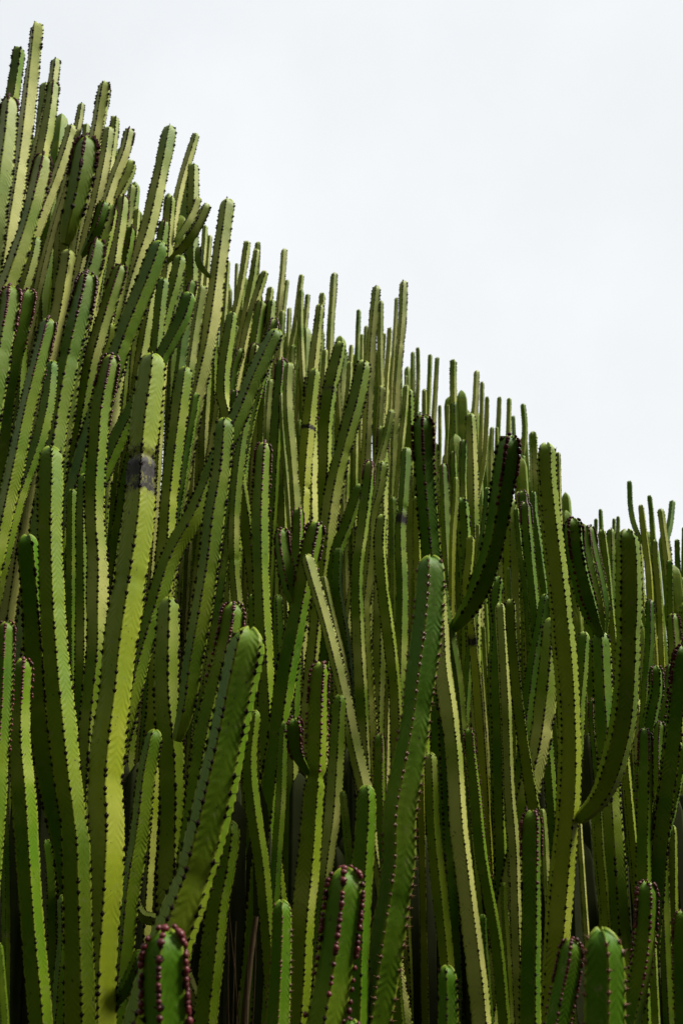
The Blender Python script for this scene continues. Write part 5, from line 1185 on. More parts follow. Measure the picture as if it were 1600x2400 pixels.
   (5, -14, 0, 0.65, 0.0, 0.0148, 3, [], [], '396,4988,3707;391,5000,3429;386,5006,3296;376,5019,2936;367,5031,2457;360,5039,1977;356,5044,1497;354,5047,1017;352,5049,537;351,5051,177', ''),
  ]),
 ('green bare tipped column behind the lone straight far column, second nearest it', 'ribbed columns packed in the stand', [
   (4, 18, 0, 0.65, 0.0, 0.0143, 3, [], [], '494,5007,3701;481,5000,3487;469,4995,3314;448,4986,2954;428,4978,2475;416,4972,1995;407,4969,1515;402,4966,1035;398,4965,555;396,4964,195', ''),
  ]),
 ('green bare tipped column behind the tall thin pale far column, third nearest it', 'ribbed columns packed in the stand', [
   (5, -14, 0, 0.65, 0.0, 0.014, 3, [], [], '816,4995,3258;803,5000,3094;782,5008,2734;762,5016,2255;749,5021,1775;740,5025,1295;735,5027,815;730,5029,215', ''),
  ]),
 ('narrow shaded column half hidden deep behind the front rows', 'half hidden columns behind the front rows', [
   (4, -20, 1, 0.53, 0, 0.0297, 3, [], [], '-306,5066,3837;-301,5048,2932;-248,5027,1900;-233,5021,1540;-220,5016,1060;-211,5012,580;-206,5010,220', ''),
  ]),
 ('green bare tipped column behind the lone straight far column, nearest it', 'ribbed columns packed in the stand', [
   (5, -20, 0, 0.65, 0.0, 0.0156, 3, [], [], '543,5097,3728;528,5100,3533;512,5103,3337;488,5107,2978;466,5110,2499;451,5113,2019;442,5115,1539;436,5116,1059;431,5116,579;429,5117,219', ''),
  ]),
 ('green bare tipped column behind the lone straight far column, ninth nearest it', 'ribbed columns packed in the stand', [
   (5, 12, 0, 0.65, 0.0, 0.0102, 3, [], [], '670,5095,3288;664,5100,3177;650,5113,2818;636,5126,2338;627,5134,1858;621,5140,1379;617,5143,899;613,5146,179', ''),
  ]),
 ('narrow shaded column half hidden deep behind the front rows', 'half hidden columns behind the front rows', [
   (5, 12, 0, 0.73, 0.2, 0.0292, 3, [], [], '253,5107,3533;260,5104,2658;218,5100,1650;206,5099,1291;195,5098,811;187,5097,211', ''),
  ]),
 ('green bare tipped column behind the lone straight far column, third nearest it', 'ribbed columns packed in the stand', [
   (4, 24, 0, 0.65, 0.0, 0.0148, 3, [], [], '438,5150,3818;435,5150,3616;422,5150,3427;402,5150,3068;383,5150,2588;371,5151,2109;363,5151,1629;358,5151,1149;354,5151,669;352,5151,189', ''),
  ]),
 ('narrow shaded column half hidden deep behind the front rows', 'half hidden columns behind the front rows', [
   (4, 18, 0, 0.78, 0.2, 0.0291, 3, [], [], '121,5205,3523;118,5199,2635;136,5193,1615;141,5191,1255;146,5189,775;150,5188,175', ''),
  ]),
 ('green bare tipped column behind the lone straight far column, eighth nearest it', 'ribbed columns packed in the stand', [
   (5, 12, 0, 0.65, 0.0, 0.0115, 3, [], [], '668,5200,3385;657,5200,3229;636,5200,2869;617,5201,2390;604,5201,1910;596,5201,1430;591,5201,950;586,5201,230', ''),
  ]),
 ('green bare tipped column in front of the bent armed far column, nearest it', 'ribbed columns packed in the stand', [
   (4, 5, 0, 0.65, 0.0, 0.0157, 3, [], [], '955,5198,3522;942,5200,3333;921,5203,2973;902,5206,2494;890,5208,2014;881,5209,1534;876,5210,1054;873,5211,574;871,5211,214', ''),
  ]),
 ('green bare tipped column behind the lone straight far column, seventh nearest it', 'ribbed columns packed in the stand', [
   (5, -14, 0, 0.65, 0.0, 0.0117, 3, [], [], '371,5203,3665;365,5200,3520;352,5195,3161;340,5189,2681;333,5186,2201;328,5184,1721;324,5182,1241;322,5182,761;320,5181,161', ''),
  ]),
 ('green bare tipped column behind the yellow edged far clump column, third nearest it', 'ribbed columns packed in the stand', [
   (5, 5, 0, 0.4, 0.0, 0.0137, 3, [], [], '1421,5203,2858;1416,5200,2748;1408,5197,2617;1392,5190,2258;1378,5184,1778;1368,5180,1298;1362,5177,818;1357,5175,218', ''),
  ]),
 ('narrow shaded column half hidden deep behind the front rows', 'half hidden columns behind the front rows', [
   (4, -14, 1, 0.7, 0.2, 0.0279, 3, [], [], '1768,5218,2713;1752,5255,1905;1686,5298,955;1666,5311,596;1651,5321,237', ''),
  ]),
 ('narrow shaded column half hidden deep behind the front rows', 'half hidden columns behind the front rows', [
   (4, 5, 0, 0.68, 0, 0.0305, 3, [], [], '-1132,5253,4512;-1131,5275,3534;-1106,5300,2403;-1099,5307,2044;-1093,5313,1564;-1089,5317,1084;-1086,5319,604;-1085,5321,244', ''),
  ]),
 ('narrow shaded column half hidden deep behind the front rows', 'half hidden columns behind the front rows', [
   (5, 12, 0, 0.66, 0.2, 0.0278, 3, [], [], '1642,5304,2736;1604,5279,1906;1575,5249,955;1566,5241,595;1559,5234,235', ''),
  ]),
 ('green bare tipped column behind the lone straight far column, fifth nearest it', 'ribbed columns packed in the stand', [
   (4, 24, 0, 0.65, 0.0, 0.0118, 3, [], [], '618,5304,3526;608,5300,3386;597,5296,3255;575,5287,2896;554,5279,2417;540,5274,1937;531,5271,1457;525,5268,977;520,5266,257', ''),
  ]),
 ('green bare tipped column behind the tall thin pale far column, second nearest it', 'ribbed columns packed in the stand', [
   (4, -14, 0, 0.65, 0.0, 0.0117, 3, [], [], '729,5302,3495;721,5300,3351;705,5297,2991;690,5293,2512;680,5291,2032;674,5290,1552;669,5289,1072;667,5288,592;665,5288,232', ''),
  ]),
 ('green bare tipped column in front of the bent armed far column, third nearest it', 'ribbed columns packed in the stand', [
   (5, 30, 0, 0.65, 0.0, 0.015, 3, [], [], '919,5306,3580;905,5300,3422;893,5295,3302;864,5284,2943;837,5274,2464;820,5267,1985;808,5262,1505;800,5260,1025;795,5258,545;793,5257,185', ''),
  ]),
 ('green bare tipped column behind the yellow edged far clump column, nearest it', 'ribbed columns packed in the stand', [
   (4, 18, 0, 0.7, 0.0, 0.0134, 3, [], [], '1544,5299,2847;1531,5300,2701;1504,5303,2342;1480,5305,1863;1463,5307,1383;1453,5308,903;1443,5309,183', ''),
  ]),
 ('narrow shaded column half hidden deep behind the front rows', 'half hidden columns behind the front rows', [
   (5, -20, 1, 0.36, 0, 0.0287, 3, [], [], '531,5295,3285;509,5309,2413;510,5326,1401;510,5331,1041;510,5335,561;510,5338,201', ''),
  ]),
 ('narrow shaded column half hidden deep behind the front rows', 'half hidden columns behind the front rows', [
   (5, 5, 1, 0.46, 0.2, 0.0272, 3, [], [], '1317,5440,2316;1271,5395,1506;1211,5343,583;1192,5326,224', ''),
  ]),
 ('green bare tipped column in front of the bent armed far column, second nearest it', 'ribbed columns packed in the stand', [
   (5, -14, 0, 0.65, 0.0, 0.013, 3, [], [], '1010,5400,3501;1008,5400,3392;1005,5399,3032;1001,5399,2552;999,5398,2072;997,5398,1592;996,5398,1112;996,5398,632;995,5398,272', ''),
  ]),
 ('green bare tipped column behind the yellow edged far clump column, fourth nearest it', 'ribbed columns packed in the stand', [
   (5, 24, 0, 0.4, 0.0, 0.0115, 3, [], [], '1446,5398,2865;1433,5400,2730;1407,5405,2371;1383,5410,1892;1366,5413,1412;1356,5415,932;1346,5417,212', ''),
  ]),
 ('green bare tipped column behind the yellow edged far clump column, second nearest it', 'ribbed columns packed in the stand', [
   (5, 18, 0, 0.6, 0.0, 0.0115, 3, [], [], '1548,5400,2866;1536,5400,2730;1509,5400,2371;1484,5401,1892;1468,5401,1412;1457,5401,932;1447,5402,212', ''),
  ]),
 ('narrow shaded column half hidden deep behind the front rows', 'half hidden columns behind the front rows', [
   (4, -20, 0, 0.7, 0.2, 0.0276, 3, [], [], '1589,5480,2621;1560,5468,1781;1513,5455,812;1492,5449,213', ''),
  ]),
 ('narrow shaded column half hidden deep behind the front rows', 'half hidden columns behind the front rows', [
   (4, 24, 0, 0.61, 0.2, 0.0315, 3, [], [], '-1641,5487,5356;-1613,5478,4250;-1579,5467,2991;-1572,5465,2631;-1564,5462,2151;-1560,5461,1671;-1556,5460,1191;-1554,5459,711;-1553,5459,351', ''),
  ]),
 ('narrow shaded column half hidden deep behind the front rows', 'half hidden columns behind the front rows', [
   (4, 24, 1, 0.77, 0, 0.0308, 3, [], [], '-1063,5582,4896;-1052,5589,3833;-1021,5597,2612;-1013,5599,2252;-1006,5601,1772;-1002,5602,1292;-999,5603,812;-997,5603,332', ''),
  ]),
 ('narrow shaded column half hidden deep behind the front rows', 'half hidden columns behind the front rows', [
   (5, 30, 0, 0.72, 0, 0.0288, 3, [], [], '1150,5550,3462;1141,5589,2548;1107,5635,1476;1098,5648,1117;1089,5659,637;1085,5665,277', ''),
  ]),
 ('green bare tipped column behind the lone straight far column, sixth nearest it', 'ribbed columns packed in the stand', [
   (5, 30, 0, 0.65, 0.0, 0.0124, 3, [], [], '601,5607,3661;596,5600,3451;588,5595,3288;574,5585,2928;562,5577,2449;553,5571,1969;548,5567,1489;544,5565,1009;541,5563,289', ''),
  ]),
 ('thinnest far column with one bent arm rising beside the nearly black arm', '', [
   (4, 5, 0, 0.5, 0.0, 0.0179, 3, [], [], '1170,5994,3480;1163,6000,3351;1153,6006,3224;1127,6021,2865;1104,6034,2386;1089,6043,1907;1079,6049,1427;1072,6053,947;1067,6055,347', ''),
   (4, 5, 0, 0.5, 0.0, 0.0192, 3, [], [], '1180,5950,3826;1187,5968,3668;1174,6000,3492', ''),
  ]),
]
GAP_SHADE_STEMS = [(-1403, 3757, 1008), (-697, 3874, 1285), (655, 2886, 1132), (-82, 2963, 1281), (1181, 3286, 1323), (739, 4879, 1328), (2058, 4916, 1412), (-1458, 4032, 1499), (229, 4861, 1058), (1962, 4854, 1518), (1958, 4913, 1490), (510, 2742, 1348), (235, 3428, 1401), (1524, 4468, 1196), (429, 2805, 1242), (60, 4631, 1414), (-1741, 4341, 1128), (941, 4989, 1332), (891, 3611, 1153), (935, 3618, 1426), (-366, 4601, 981), (-445, 3690, 1035), (1075, 3555, 1422), (152, 4547, 1379), (-1333, 3635, 999), (706, 4795, 1309), (466, 2685, 1170), (-1247, 3008, 1366), (415, 3554, 1056), (-418, 4699, 1231), (-1158, 3334, 1342), (232, 3002, 1147), (1323, 3984, 1088), (322, 4858, 1388), (-190, 3903, 1175), (1180, 3840, 1058), (520, 2895, 1083), (184, 2805, 1131), (-1103, 4235, 1210), (1477, 3845, 1161), (1339, 4791, 982), (978, 3684, 1412), (-1839, 4814, 1004), (880, 3634, 1395), (-1035, 3501, 1324), (48, 2904, 1391), (-168, 4593, 1135), (841, 4509, 1261), (-1153, 2922, 1288), (324, 3745, 1416), (1043, 4989, 1524), (753, 4499, 1178), (1171, 3697, 1395), (1133, 3928, 1180), (1004, 3614, 1135), (2096, 4903, 1280), (-306, 2856, 1305), (-85, 4572, 960), (-753, 2963, 1140), (-551, 3048, 1024), (1068, 4893, 1252), (-1088, 4412, 1526), (-475, 4347, 1311), (-947, 2930, 1225), (157, 4357, 1040), (1375, 3798, 1241), (-636, 2938, 1246), (-1464, 3482, 1451), (-1638, 4034, 1064), (259, 3064, 1324), (-786, 3322, 1413), (1127, 2711, 1146), (588, 2778, 1335), (25, 3634, 1443), (-1673, 3960, 1167), (-1218, 3427, 1191), (-393, 2521, 1078), (-529, 2678, 1324), (98, 2623, 1162), (125, 3992, 1308), (698, 3213, 1369), (-92, 4743, 1415), (-373, 3205, 1289), (1232, 4239, 1237), (-810, 4219, 1520), (-129, 2966, 1320), (1632, 4173, 1205), (-375, 3909, 1058), (921, 3611, 1303), (1072, 4588, 1264), (1076, 3046, 1262), (346, 2788, 1043), (1109, 4569, 1366), (-732, 3425, 1005), (-777, 3904, 997), (-123, 2795, 1358), (-57, 2730, 1334), (-1679, 4300, 1106), (227, 3454, 1069), (486, 3154, 1172), (1583, 4357, 967), (-971, 2961, 1384), (-62, 4540, 1066), (-978, 4540, 1504), (-1534, 3949, 1143), (-333, 4762, 1051), (744, 3436, 1188), (286, 3567, 1227), (59, 3580, 1403), (1378, 3896, 1212), (-995, 3739, 1103), (929, 2679, 1058), (-831, 2703, 1395), (-1217, 3777, 1191), (-1070, 4166, 1501), (782, 4807, 1578), (536, 3298, 1250), (-1561, 4073, 1054), (-1424, 4057, 1517), (-1265, 3740, 1423), (-1077, 3079, 1383), (610, 2785, 1116), (1149, 3476, 1276), (527, 4571, 1555), (514, 3068, 1228), (-915, 3176, 1411), (1259, 4610, 1302), (1432, 3858, 1473), (-372, 3042, 1035), (370, 3298, 1426), (680, 2608, 1124), (1559, 3706, 1293), (821, 3845, 1086), (1187, 3196, 1016), (-485, 3420, 1334), (-119, 3187, 1099), (1097, 4824, 1264), (1018, 4232, 1261), (1425, 3909, 1307), (-347, 2833, 1236), (-523, 3343, 1322), (-24, 4057, 1409), (87, 4156, 1120), (-274, 4780, 1265), (277, 4512, 1398), (-3, 3765, 1241), (1670, 4663, 1137), (-297, 2679, 1202), (389, 4033, 1360), (259, 4336, 1016), (-1793, 4491, 1375), (-571, 4503, 1227), (202, 4163, 1327), (-110, 2621, 1295), (-946, 2973, 1158), (990, 3298, 1136), (-1045, 3000, 1375), (427, 3960, 1099), (764, 2841, 1067), (701, 4895, 1294), (1327, 3257, 1323), (-391, 3578, 1359), (1, 4824, 1437), (1509, 4274, 1015), (1346, 3260, 1125), (475, 3471, 1092), (249, 4032, 1428), (-767, 4319, 1244), (658, 4842, 1546), (707, 3042, 1222), (599, 4098, 1192), (1708, 4600, 1118), (-868, 4811, 1224), (1098, 4781, 1260), (404, 4392, 1176), (-580, 2698, 1338), (-228, 2830, 1148), (-290, 2948, 1074), (1208, 4225, 1062), (23, 3351, 1154), (-1010, 2672, 1116), (-204, 3826, 1189), (-267, 3403, 1191), (1086, 3832, 1215), (752, 4242, 988), (-18, 2624, 1122), (-456, 4000, 1119), (664, 4516, 1005), (-187, 2512, 1273), (-726, 3077, 1163), (1616, 4823, 1269), (89, 4003, 1286), (-1353, 3291, 1149), (1584, 3931, 1210), (1198, 2918, 1290), (-111, 3044, 1296), (-941, 4640, 1468), (1564, 4166, 1467), (670, 4581, 989), (590, 2711, 1240), (70, 2559, 1207), (407, 3177, 1421), (1540, 4830, 1053), (354, 3586, 1215), (1621, 4394, 1283), (-1076, 3867, 1174), (304, 3630, 1066), (64, 4154, 1393), (361, 3214, 1316), (1683, 4231, 1214), (229, 3169, 1249), (-662, 3677, 1391), (1442, 3445, 1362), (-1485, 4227, 1081), (-1564, 3740, 1387), (565, 2990, 1368), (-1394, 3510, 1397), (-613, 3338, 1065), (793, 2799, 1065), (-1487, 3505, 1326), (-1173, 3645, 1123), (-277, 2708, 1232), (908, 4361, 1327), (932, 4920, 1197), (-515, 3587, 1240), (-622, 3305, 1423), (1069, 3367, 1276), (-552, 4734, 1152), (844, 3468, 1475), (1207, 3934, 991)]
THICKET = [(-2682, 6852, 6340), (-113, 5099, 3258), (1924, 6196, 2599), (-1320, 4312, 4300), (406, 4556, 2747), (-1631, 5161, 5258), (3467, 7033, 2379), (545, 4426, 2973), (-12, 4728, 2982), (-702, 4873, 3664), (-3422, 7733, 7289), (313, 5569, 3786), (-1604, 4437, 4310), (-2229, 7187, 6631), (3552, 7608, 2611), (1685, 6449, 2355), (-2648, 6062, 5513), (-2660, 7716, 6612), (-562, 5651, 4168), (-1019, 7981, 5880), (-2557, 4645, 4592), (3047, 6135, 2564), (389, 7068, 4713), (727, 6359, 3482), (-1867, 4929, 5169), (2391, 5582, 2350), (-1015, 4682, 3973), (2284, 7175, 2967), (1273, 6801, 3003), (2623, 5806, 2070), (2964, 6485, 2276), (-56, 5690, 4026), (1893, 4900, 2591), (2208, 7163, 2849), (1542, 4493, 2342), (-1428, 5852, 5450), (-2755, 5551, 5067), (3442, 7060, 2790), (-2238, 7848, 6647), (1044, 4405, 2581), (2427, 7242, 2409), (627, 5877, 3364), (1911, 5440, 2369), (-1882, 7143, 6749), (1542, 7830, 4364), (651, 6682, 3380), (471, 5252, 3321), (3594, 7651, 3325), (-2272, 4648, 5251), (-274, 4821, 3208), (770, 4768, 2751), (-1245, 6127, 5555), (-1969, 4981, 5180), (1393, 6335, 3435), (1610, 7533, 3020), (1272, 4329, 2189), (-3723, 7127, 7214), (1126, 5236, 2510), (-923, 4455, 3693), (-1624, 7633, 5636), (21, 6333, 3607), (-3080, 6524, 6257), (1867, 7878, 3024), (1274, 6245, 2901), (-3663, 7314, 6202), (-882, 5477, 4294), (-2163, 4582, 5147), (2261, 7112, 2874), (556, 4373, 2728), (-392, 6214, 4477), (-568, 5134, 4263), (-374, 5214, 3657), (2239, 6978, 2833), (-1740, 5726, 5204), (1111, 7864, 4604), (-133, 6120, 3756), (2810, 7184, 2663), (1727, 6772, 2241), (1410, 6827, 3397), (2392, 5728, 2366), (2519, 7866, 2397), (-3201, 5457, 5639), (-584, 4838, 3872), (-2621, 5420, 4928), (1485, 6011, 2762), (3214, 6905, 3037), (-1242, 6674, 5361), (-2175, 7820, 6937), (-2142, 7428, 6896), (946, 5040, 2787), (-1424, 5702, 4601), (-211, 5916, 3897), (-1252, 4945, 4661), (-1275, 4997, 4156), (-3910, 7299, 6250), (917, 4370, 2415), (-3513, 6549, 6026), (-1293, 4328, 4166), (-2603, 5443, 5470), (2290, 5669, 2760), (2159, 7343, 2841), (-2663, 4994, 5166), (284, 5133, 3306), (2628, 7723, 2490), (-3745, 6454, 6770), (2812, 7064, 2502), (-1631, 4521, 4414), (742, 6595, 3729), (1698, 5551, 2644), (-899, 5403, 4614), (1829, 4563, 2493), (87, 6809, 4520), (-1221, 4517, 4667), (-36, 6819, 4127), (-1843, 4685, 4427), (240, 5811, 3698), (1483, 6241, 3308), (1714, 5091, 2670), (-1049, 6270, 5169), (-2657, 6926, 6591), (-2915, 7449, 6540), (2825, 6814, 3000), (2123, 7640, 2738), (3263, 7890, 3087), (3412, 7766, 2597), (-3203, 5602, 5417), (797, 7096, 3724), (-3079, 7744, 7168), (1905, 5065, 1947), (420, 7170, 4236), (2217, 5641, 2797), (-513, 4960, 3722), (1823, 5640, 2787), (-3250, 5865, 5656), (-3827, 6762, 6854), (-3571, 7732, 7180), (2511, 6202, 2923), (-1746, 5870, 5132), (1914, 7080, 2554), (-1688, 5891, 5446), (-60, 5282, 3673), (-195, 4432, 3054), (658, 7270, 3765), (1894, 7976, 3537), (-506, 4314, 3492), (542, 6433, 3199), (-1811, 5141, 4943), (1958, 6086, 2988), (-1060, 7358, 5360), (-238, 5741, 3804), (702, 6864, 3426), (1449, 5687, 2570), (2013, 7234, 2327), (-2583, 7436, 6410), (-2687, 5440, 5271), (-3109, 7375, 7289), (1038, 5394, 3228), (-2085, 6141, 5609), (-2280, 6840, 6631), (898, 5662, 3461), (-1887, 4514, 4514), (-443, 4756, 3338), (702, 4378, 2565), (594, 5942, 3466), (2631, 5683, 2339), (812, 5653, 3390), (1704, 6652, 2607), (75, 5127, 3172), (-3782, 6680, 6451), (-2103, 6471, 6014), (-3025, 6113, 6365), (1676, 5510, 2584), (-1518, 4478, 4875), (-2661, 6609, 5880), (-1538, 4713, 4738), (-2588, 5799, 5398), (-2391, 6889, 6388), (-2525, 5197, 5123), (-2391, 5054, 5036), (1984, 6226, 2461), (-3160, 5420, 5602), (2312, 5623, 2205), (-3299, 6144, 5495), (1782, 6445, 2875), (1933, 4595, 1894), (1925, 6963, 2600), (-2180, 5561, 5330), (920, 5740, 2843), (-2879, 5363, 5809), (-1427, 7234, 5618), (-2291, 5441, 5852), (1014, 5938, 3433), (-1055, 7501, 5595), (1315, 6623, 3389), (349, 5646, 4102), (-33, 5427, 3816), (-2843, 7679, 7290), (-1581, 4417, 4873), (2044, 5546, 2286), (-2089, 6707, 5946), (1489, 6255, 2578), (-1612, 6499, 5213), (1220, 6076, 3344), (2977, 7431, 3248), (1325, 7157, 3387), (3573, 7552, 3168), (2773, 5512, 2512), (2372, 4919, 2354), (713, 5310, 3391), (1928, 6566, 2456), (2164, 7527, 2485), (2585, 7920, 3009), (1256, 6201, 2510), (945, 5893, 3013), (-1126, 4779, 4461), (-1883, 4315, 4897), (-361, 7124, 5163), (676, 4712, 2892), (-1373, 5950, 4907), (-540, 5749, 3943), (-2501, 5591, 5311), (2703, 7924, 3254), (714, 5457, 3069), (1686, 4800, 2361), (2448, 5604, 2326), (1692, 5331, 2180), (-3304, 5560, 5891), (-916, 5089, 5002), (1507, 4942, 2256), (429, 7443, 4222), (624, 4925, 2836), (-3700, 7736, 7520), (-1461, 5101, 4852), (2172, 7463, 2632), (1231, 5203, 2752), (-1260, 5903, 4104), (2256, 4610, 1897), (2510, 6005, 2357), (1426, 4991, 2236), (3601, 7557, 2431), (-3395, 6944, 6616), (2023, 4917, 2242), (-3211, 7276, 6535), (-3061, 5445, 5822), (963, 6631, 4088), (3585, 7871, 3024), (448, 5645, 3627), (-653, 5931, 4010), (-1966, 5404, 5106), (-1414, 4555, 4008), (-2355, 5821, 5937), (-1536, 5604, 5063), (-2902, 6273, 6652), (-2535, 5048, 5378), (-955, 5378, 4389), (984, 6051, 2962), (1051, 5467, 2877), (1526, 6277, 2239), (1091, 7733, 4318), (1413, 7914, 3819), (1880, 4650, 2064), (-1921, 7076, 6247), (200, 5220, 3825), (2446, 6680, 2555), (-2376, 5384, 4878), (-2165, 6290, 5737), (70, 6351, 3470), (1470, 5177, 2366), (-597, 6830, 4525), (-1897, 6862, 6082), (-3088, 5380, 5504), (-2358, 6782, 5814), (2837, 6630, 2325), (-57, 6470, 3718), (-2942, 5641, 5719), (-1091, 5883, 5567), (1480, 7840, 4150), (-2017, 5538, 5169), (-2293, 7152, 6656), (694, 6968, 3672), (-3765, 7840, 6760), (-154, 7480, 4643), (-2212, 5769, 5308), (-178, 4455, 3566), (-2370, 6468, 6038), (-321, 5794, 3532), (-1234, 6787, 6048), (76, 4965, 3673), (-885, 4726, 4400), (1000, 6332, 3126), (-112, 4611, 3106), (-744, 7081, 4294), (137, 5227, 3643), (-9, 5481, 4061), (-739, 6728, 4318), (1959, 7571, 2431), (-665, 6684, 5196), (2075, 6920, 3017), (-156, 5305, 3341), (-567, 7189, 4398), (1599, 5706, 2496), (3483, 7647, 3258), (-1094, 7216, 5005), (-1440, 5951, 4635), (-2540, 5314, 5144), (3208, 7803, 2974), (2331, 7898, 3204), (-1629, 5260, 4578), (-2623, 6323, 5574), (-2327, 6626, 6308), (2914, 6200, 2580), (2926, 7084, 3151), (1735, 5777, 2112), (2868, 6125, 2630), (-1700, 5322, 5211), (-2799, 7002, 7290), (672, 6512, 3443), (567, 7731, 4968), (-3128, 6455, 6517), (3760, 7711, 2706), (1751, 5204, 2355), (-733, 5577, 4507), (-165, 6720, 4809), (198, 4773, 3025), (366, 6480, 4406), (1435, 6927, 2729), (450, 5298, 3148), (-3770, 7053, 6960), (1070, 4788, 2422), (-1749, 4435, 4843), (2012, 5738, 2446), (2346, 7920, 3294), (1431, 7193, 3224), (-1043, 6055, 4856), (-1739, 6097, 5295), (1827, 5202, 2216), (-1619, 4880, 4921), (1011, 6669, 3074), (-2476, 6262, 6087), (-2178, 7695, 7118), (-1219, 4449, 4166), (826, 5127, 2568), (700, 5046, 2673), (1913, 5461, 2112), (-2441, 5587, 5624), (2491, 5405, 2481), (-2557, 7332, 7253), (1944, 5561, 2384), (2003, 5287, 2340), (924, 6438, 3637), (848, 5464, 3415), (-3765, 6541, 6184), (1464, 4880, 2171), (-311, 6243, 3824), (120, 5912, 3621), (-3117, 7529, 7030), (-3200, 6081, 5387), (2865, 5877, 2703), (2405, 5352, 2766), (-1746, 6041, 5211), (-2788, 5537, 5242), (-869, 4950, 4246), (-478, 6872, 4715), (1913, 6195, 2176), (2203, 6970, 2795), (672, 5694, 3749), (2791, 7287, 2537), (2244, 6338, 2150), (-234, 7928, 5389), (-855, 6413, 4500), (162, 7224, 4498), (1330, 7247, 3501), (-3896, 6731, 7126), (-1021, 4724, 3605), (-2778, 6961, 7224), (-2308, 6872, 5858), (-3331, 6573, 6443), (603, 4586, 3278), (-3767, 7597, 7124), (564, 4794, 2848), (-1986, 2213, 3593), (3860, 2061, 2909), (-1946, 1470, 3593), (2573, 500, 2964), (-3023, 2469, 2634), (1938, 113, 2757), (-1887, 1679, 3283), (2164, 911, 2978), (-2735, 859, 2681), (3280, 2207, 2813), (-1885, -174, 3625), (2778, 614, 2879), (-2225, -138, 2937), (3018, 993, 3188), (-2206, 2076, 3686), (2260, 43, 2789), (-2787, 2112, 3423), (2656, 1951, 2800), (-1411, -102, 2779), (2171, 1721, 3223), (-2060, 1341, 2667), (2623, 895, 2530), (-2327, 2432, 3108), (2092, 427, 2649), (-1733, 2077, 3011), (2646, 1333, 2692), (-1322, 1004, 2930), (2975, 862, 2787), (-2194, 804, 2887), (2079, 1196, 2955), (-2327, 1163, 3725), (3792, 1906, 2610), (-2437, 2366, 3013), (3276, 919, 3259), (-2048, 1935, 2666), (2536, 191, 3032), (-856, -210, 3893), (1557, 580, 2819), (-2154, -116, 3241), (3469, 1376, 2512), (-2192, 224, 3350), (2240, 871, 2957), (-3233, 2340, 3784), (2462, 2438, 2425), (-1987, 2005, 3231), (3386, 958, 2798), (-1177, -9, 3765), (2288, 1966, 3267), (-2265, 678, 3291), (2966, 2088, 2427), (-2662, 1217, 3075), (2852, 1997, 2723), (-1453, 641, 3201), (3266, 2382, 3091), (-1486, 120, 3312), (1551, 713, 3181), (-1904, -26, 3873), (1911, 440, 2698), (-2852, 1172, 2703), (2987, 310, 2649), (-2572, 1534, 2501), (2616, -321, 3227), (-2195, 1615, 2641), (1899, 1128, 2692), (-1674, -298, 3154), (1818, 425, 2460), (-1053, -319, 3876), (2540, -304, 2810), (-1820, 1304, 3873), (2755, 1942, 2788), (-1937, 2262, 3724), (2829, 1396, 2880), (-1481, 1314, 2849), (1899, 625, 2477), (-2141, 1667, 3538), (3240, 737, 2620), (-1928, 1086, 3608), (2233, -21, 2808), (-1744, 1411, 3260), (2418, 2457, 3275), (-2456, 2404, 2613), (3400, 1040, 2401), (-2758, 1783, 2662), (2056, 1349, 2490), (-1738, 1112, 3423), (2114, 1128, 3228), (-2133, -382, 2895), (3226, 2208, 2813), (-2304, 226, 3701), (3266, 2386, 3232), (-2729, 2195, 2974), (2408, 1351, 3132), (-2682, 1204, 3749), (2331, 1788, 2702), (-1386, -152, 2720), (2867, 469, 2508), (-3162, 2261, 3580), (1889, 291, 2812), (-2847, 1395, 2528), (2730, -150, 2420), (-1959, 2192, 3867), (2727, 966, 3143), (-2249, 1987, 3144), (2466, 1887, 2674), (-3048, 2126, 3659), (2106, 597, 2494), (-1673, 2014, 2757), (2073, -330, 3296), (-1253, -196, 2876), (2545, 1634, 2557), (-2885, 1606, 2731), (1983, -217, 3241), (-1071, -228, 3404), (2787, 1808, 2441), (-1453, 1197, 2603), (2937, -235, 2492), (-2526, 978, 2781), (2971, 731, 2908), (-1769, 163, 3893), (3772, 1974, 2421)]
DRY_TOP = (-185, 2100, 1042)

for label, group, parts in COLUMNS:
    last = parts[0][9].split(';')[-1].split(',')
    base = np.array([float(c) / 1000 for c in last]); base[2] = ground(base[0], base[1])
    root = bpy.data.objects.new('cactus', None); col.objects.link(root); root.location = base
    root.empty_display_size = .1
    root['label'] = label; root['category'] = 'cactus'
    if group: root['group'] = group
    for k, spec in enumerate(parts):
        ribbed(root, 'stem' if k == 0 else 'arm', spec, base, k > 0)

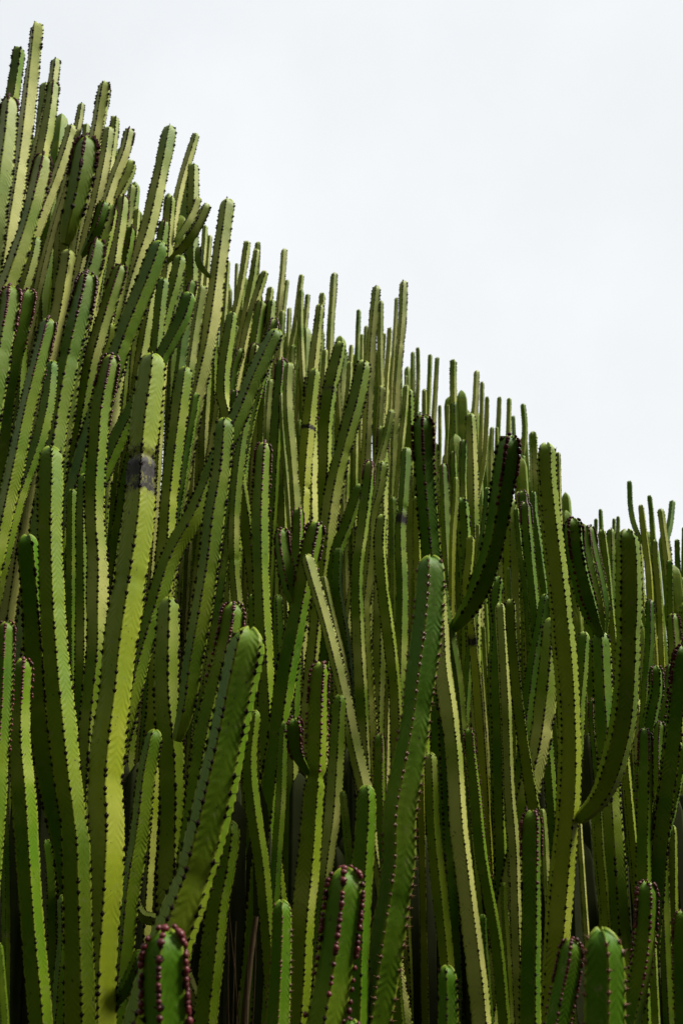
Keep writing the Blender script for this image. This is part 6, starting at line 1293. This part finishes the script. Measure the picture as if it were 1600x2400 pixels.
# ------------------------------------------------------------------ the dim mass of columns farther in, plus unseen flank columns added for shade
FS = [0, .12, .5, .88]
def mass(name, spots, r0, r1, mat):
    VV, QQ, TT = [], [], []; off = 0
    for (x, y, z) in spots:
        x, y, z = x / 1000, y / 1000, z / 1000; n = rng.choice([4, 5]); R = rng.uniform(r0, r1); g0 = ground(x, y) - .05
        lx, ly = rng.uniform(-.10, .10), rng.uniform(-.06, .06); m = n * 4; a0 = rng.uniform(0, 6)
        zs = np.concatenate([[z, z - .02, z - .05], np.linspace(z - .2, min(g0, z - .3), 8)]); gr = np.array([.35, .8, 1] + [rng.uniform(.92, 1.05) for _ in range(8)])
        for zi, gi in zip(zs, gr):
            h = (z - zi) / max(z - g0, .1)
            for kf in range(n):
                for f in FS:
                    a = (kf + f) * 2 * math.pi / n; poly = math.cos(math.pi / n) / math.cos(f * 2 * math.pi / n - math.pi / n)
                    VV.append((x + lx * h * h + R * gi * poly * math.cos(a + a0), y + ly * h * h + R * gi * poly * math.sin(a + a0), zi))
        for i in range(10):
            for j in range(m): QQ.append((off + i * m + j, off + (i + 1) * m + j, off + (i + 1) * m + (j + 1) % m, off + i * m + (j + 1) % m))
        VV.append((x, y, z + .01))
        for j in range(m): TT.append((off + 11 * m, off + j, off + (j + 1) % m))
        off += 11 * m + 1
    o = link_mesh(name, VV, [np.array(QQ), np.array(TT)], mat); o['kind'] = 'stuff'; o['category'] = 'thicket'
    o.data.uv_layers.new(name='ribs'); return o
th = mass('cactus_thicket', THICKET, .03, .04, SKIN)
th['label'] = 'dim mass of further cactus stems behind the stand and unseen flank stems added for shade'
th['pale'] = .35; th['yellow'] = .0; th['seed'] = 5.0
GAP_SHADE = simple('gap_shade_stem', (.014, .020, .006), (.045, .052, .018), .9, 14, .05)  # stems added to fill gaps, the deep shade there put into their dark colour
gs_ = mass('gap_shade_stems', GAP_SHADE_STEMS, .026, .042, GAP_SHADE)
gs_['label'] = 'added stems between the columns, with the shade of the gaps in their dark colour'

# ------------------------------------------------------------------ a withered, fibrous old stalk standing among the foreground columns
def fibre(path, r0, r1, k=5):
    P = np.array(path); V = []; Q = []
    for i, p in enumerate(P):
        r = r0 + (r1 - r0) * i / (len(P) - 1)
        for j in range(k): a = 2 * math.pi * j / k; V.append((p[0] + r * math.cos(a), p[1] + r * math.sin(a), p[2]))
    for i in range(len(P) - 1):
        for j in range(k): Q.append((i * k + j, i * k + (j + 1) % k, (i + 1) * k + (j + 1) % k, (i + 1) * k + j))
    return V, Q
top = np.array(DRY_TOP) / 1000; gz = ground(top[0], top[1])
root = bpy.data.objects.new('dry_stalk', None); col.objects.link(root); root.location = (top[0], top[1], gz); root.empty_display_size = .1
root['label'] = 'withered brown fibrous stalk standing between the foreground columns'; root['category'] = 'dead stalk'
H = top[2] - gz
for name, cnt, r in (('core', 1, .016), ('fibre', 9, .0022)):
    for q in range(cnt):
        dx, dy = (0, 0) if cnt == 1 else (rng.uniform(-.03, .03), rng.uniform(-.03, .0)); sw = rng.uniform(-.03, .03); h1 = H * rng.uniform(.80, 1.0)
        pth = [(dx + .012 * math.sin(6 * h / H + q) + sw * (h / H) ** 3, dy, h) for h in np.linspace(-.03, h1, 14)]
        v_, q_ = fibre(pth, r, r * .35); link_mesh(name, v_, np.array(q_), DRY, root)
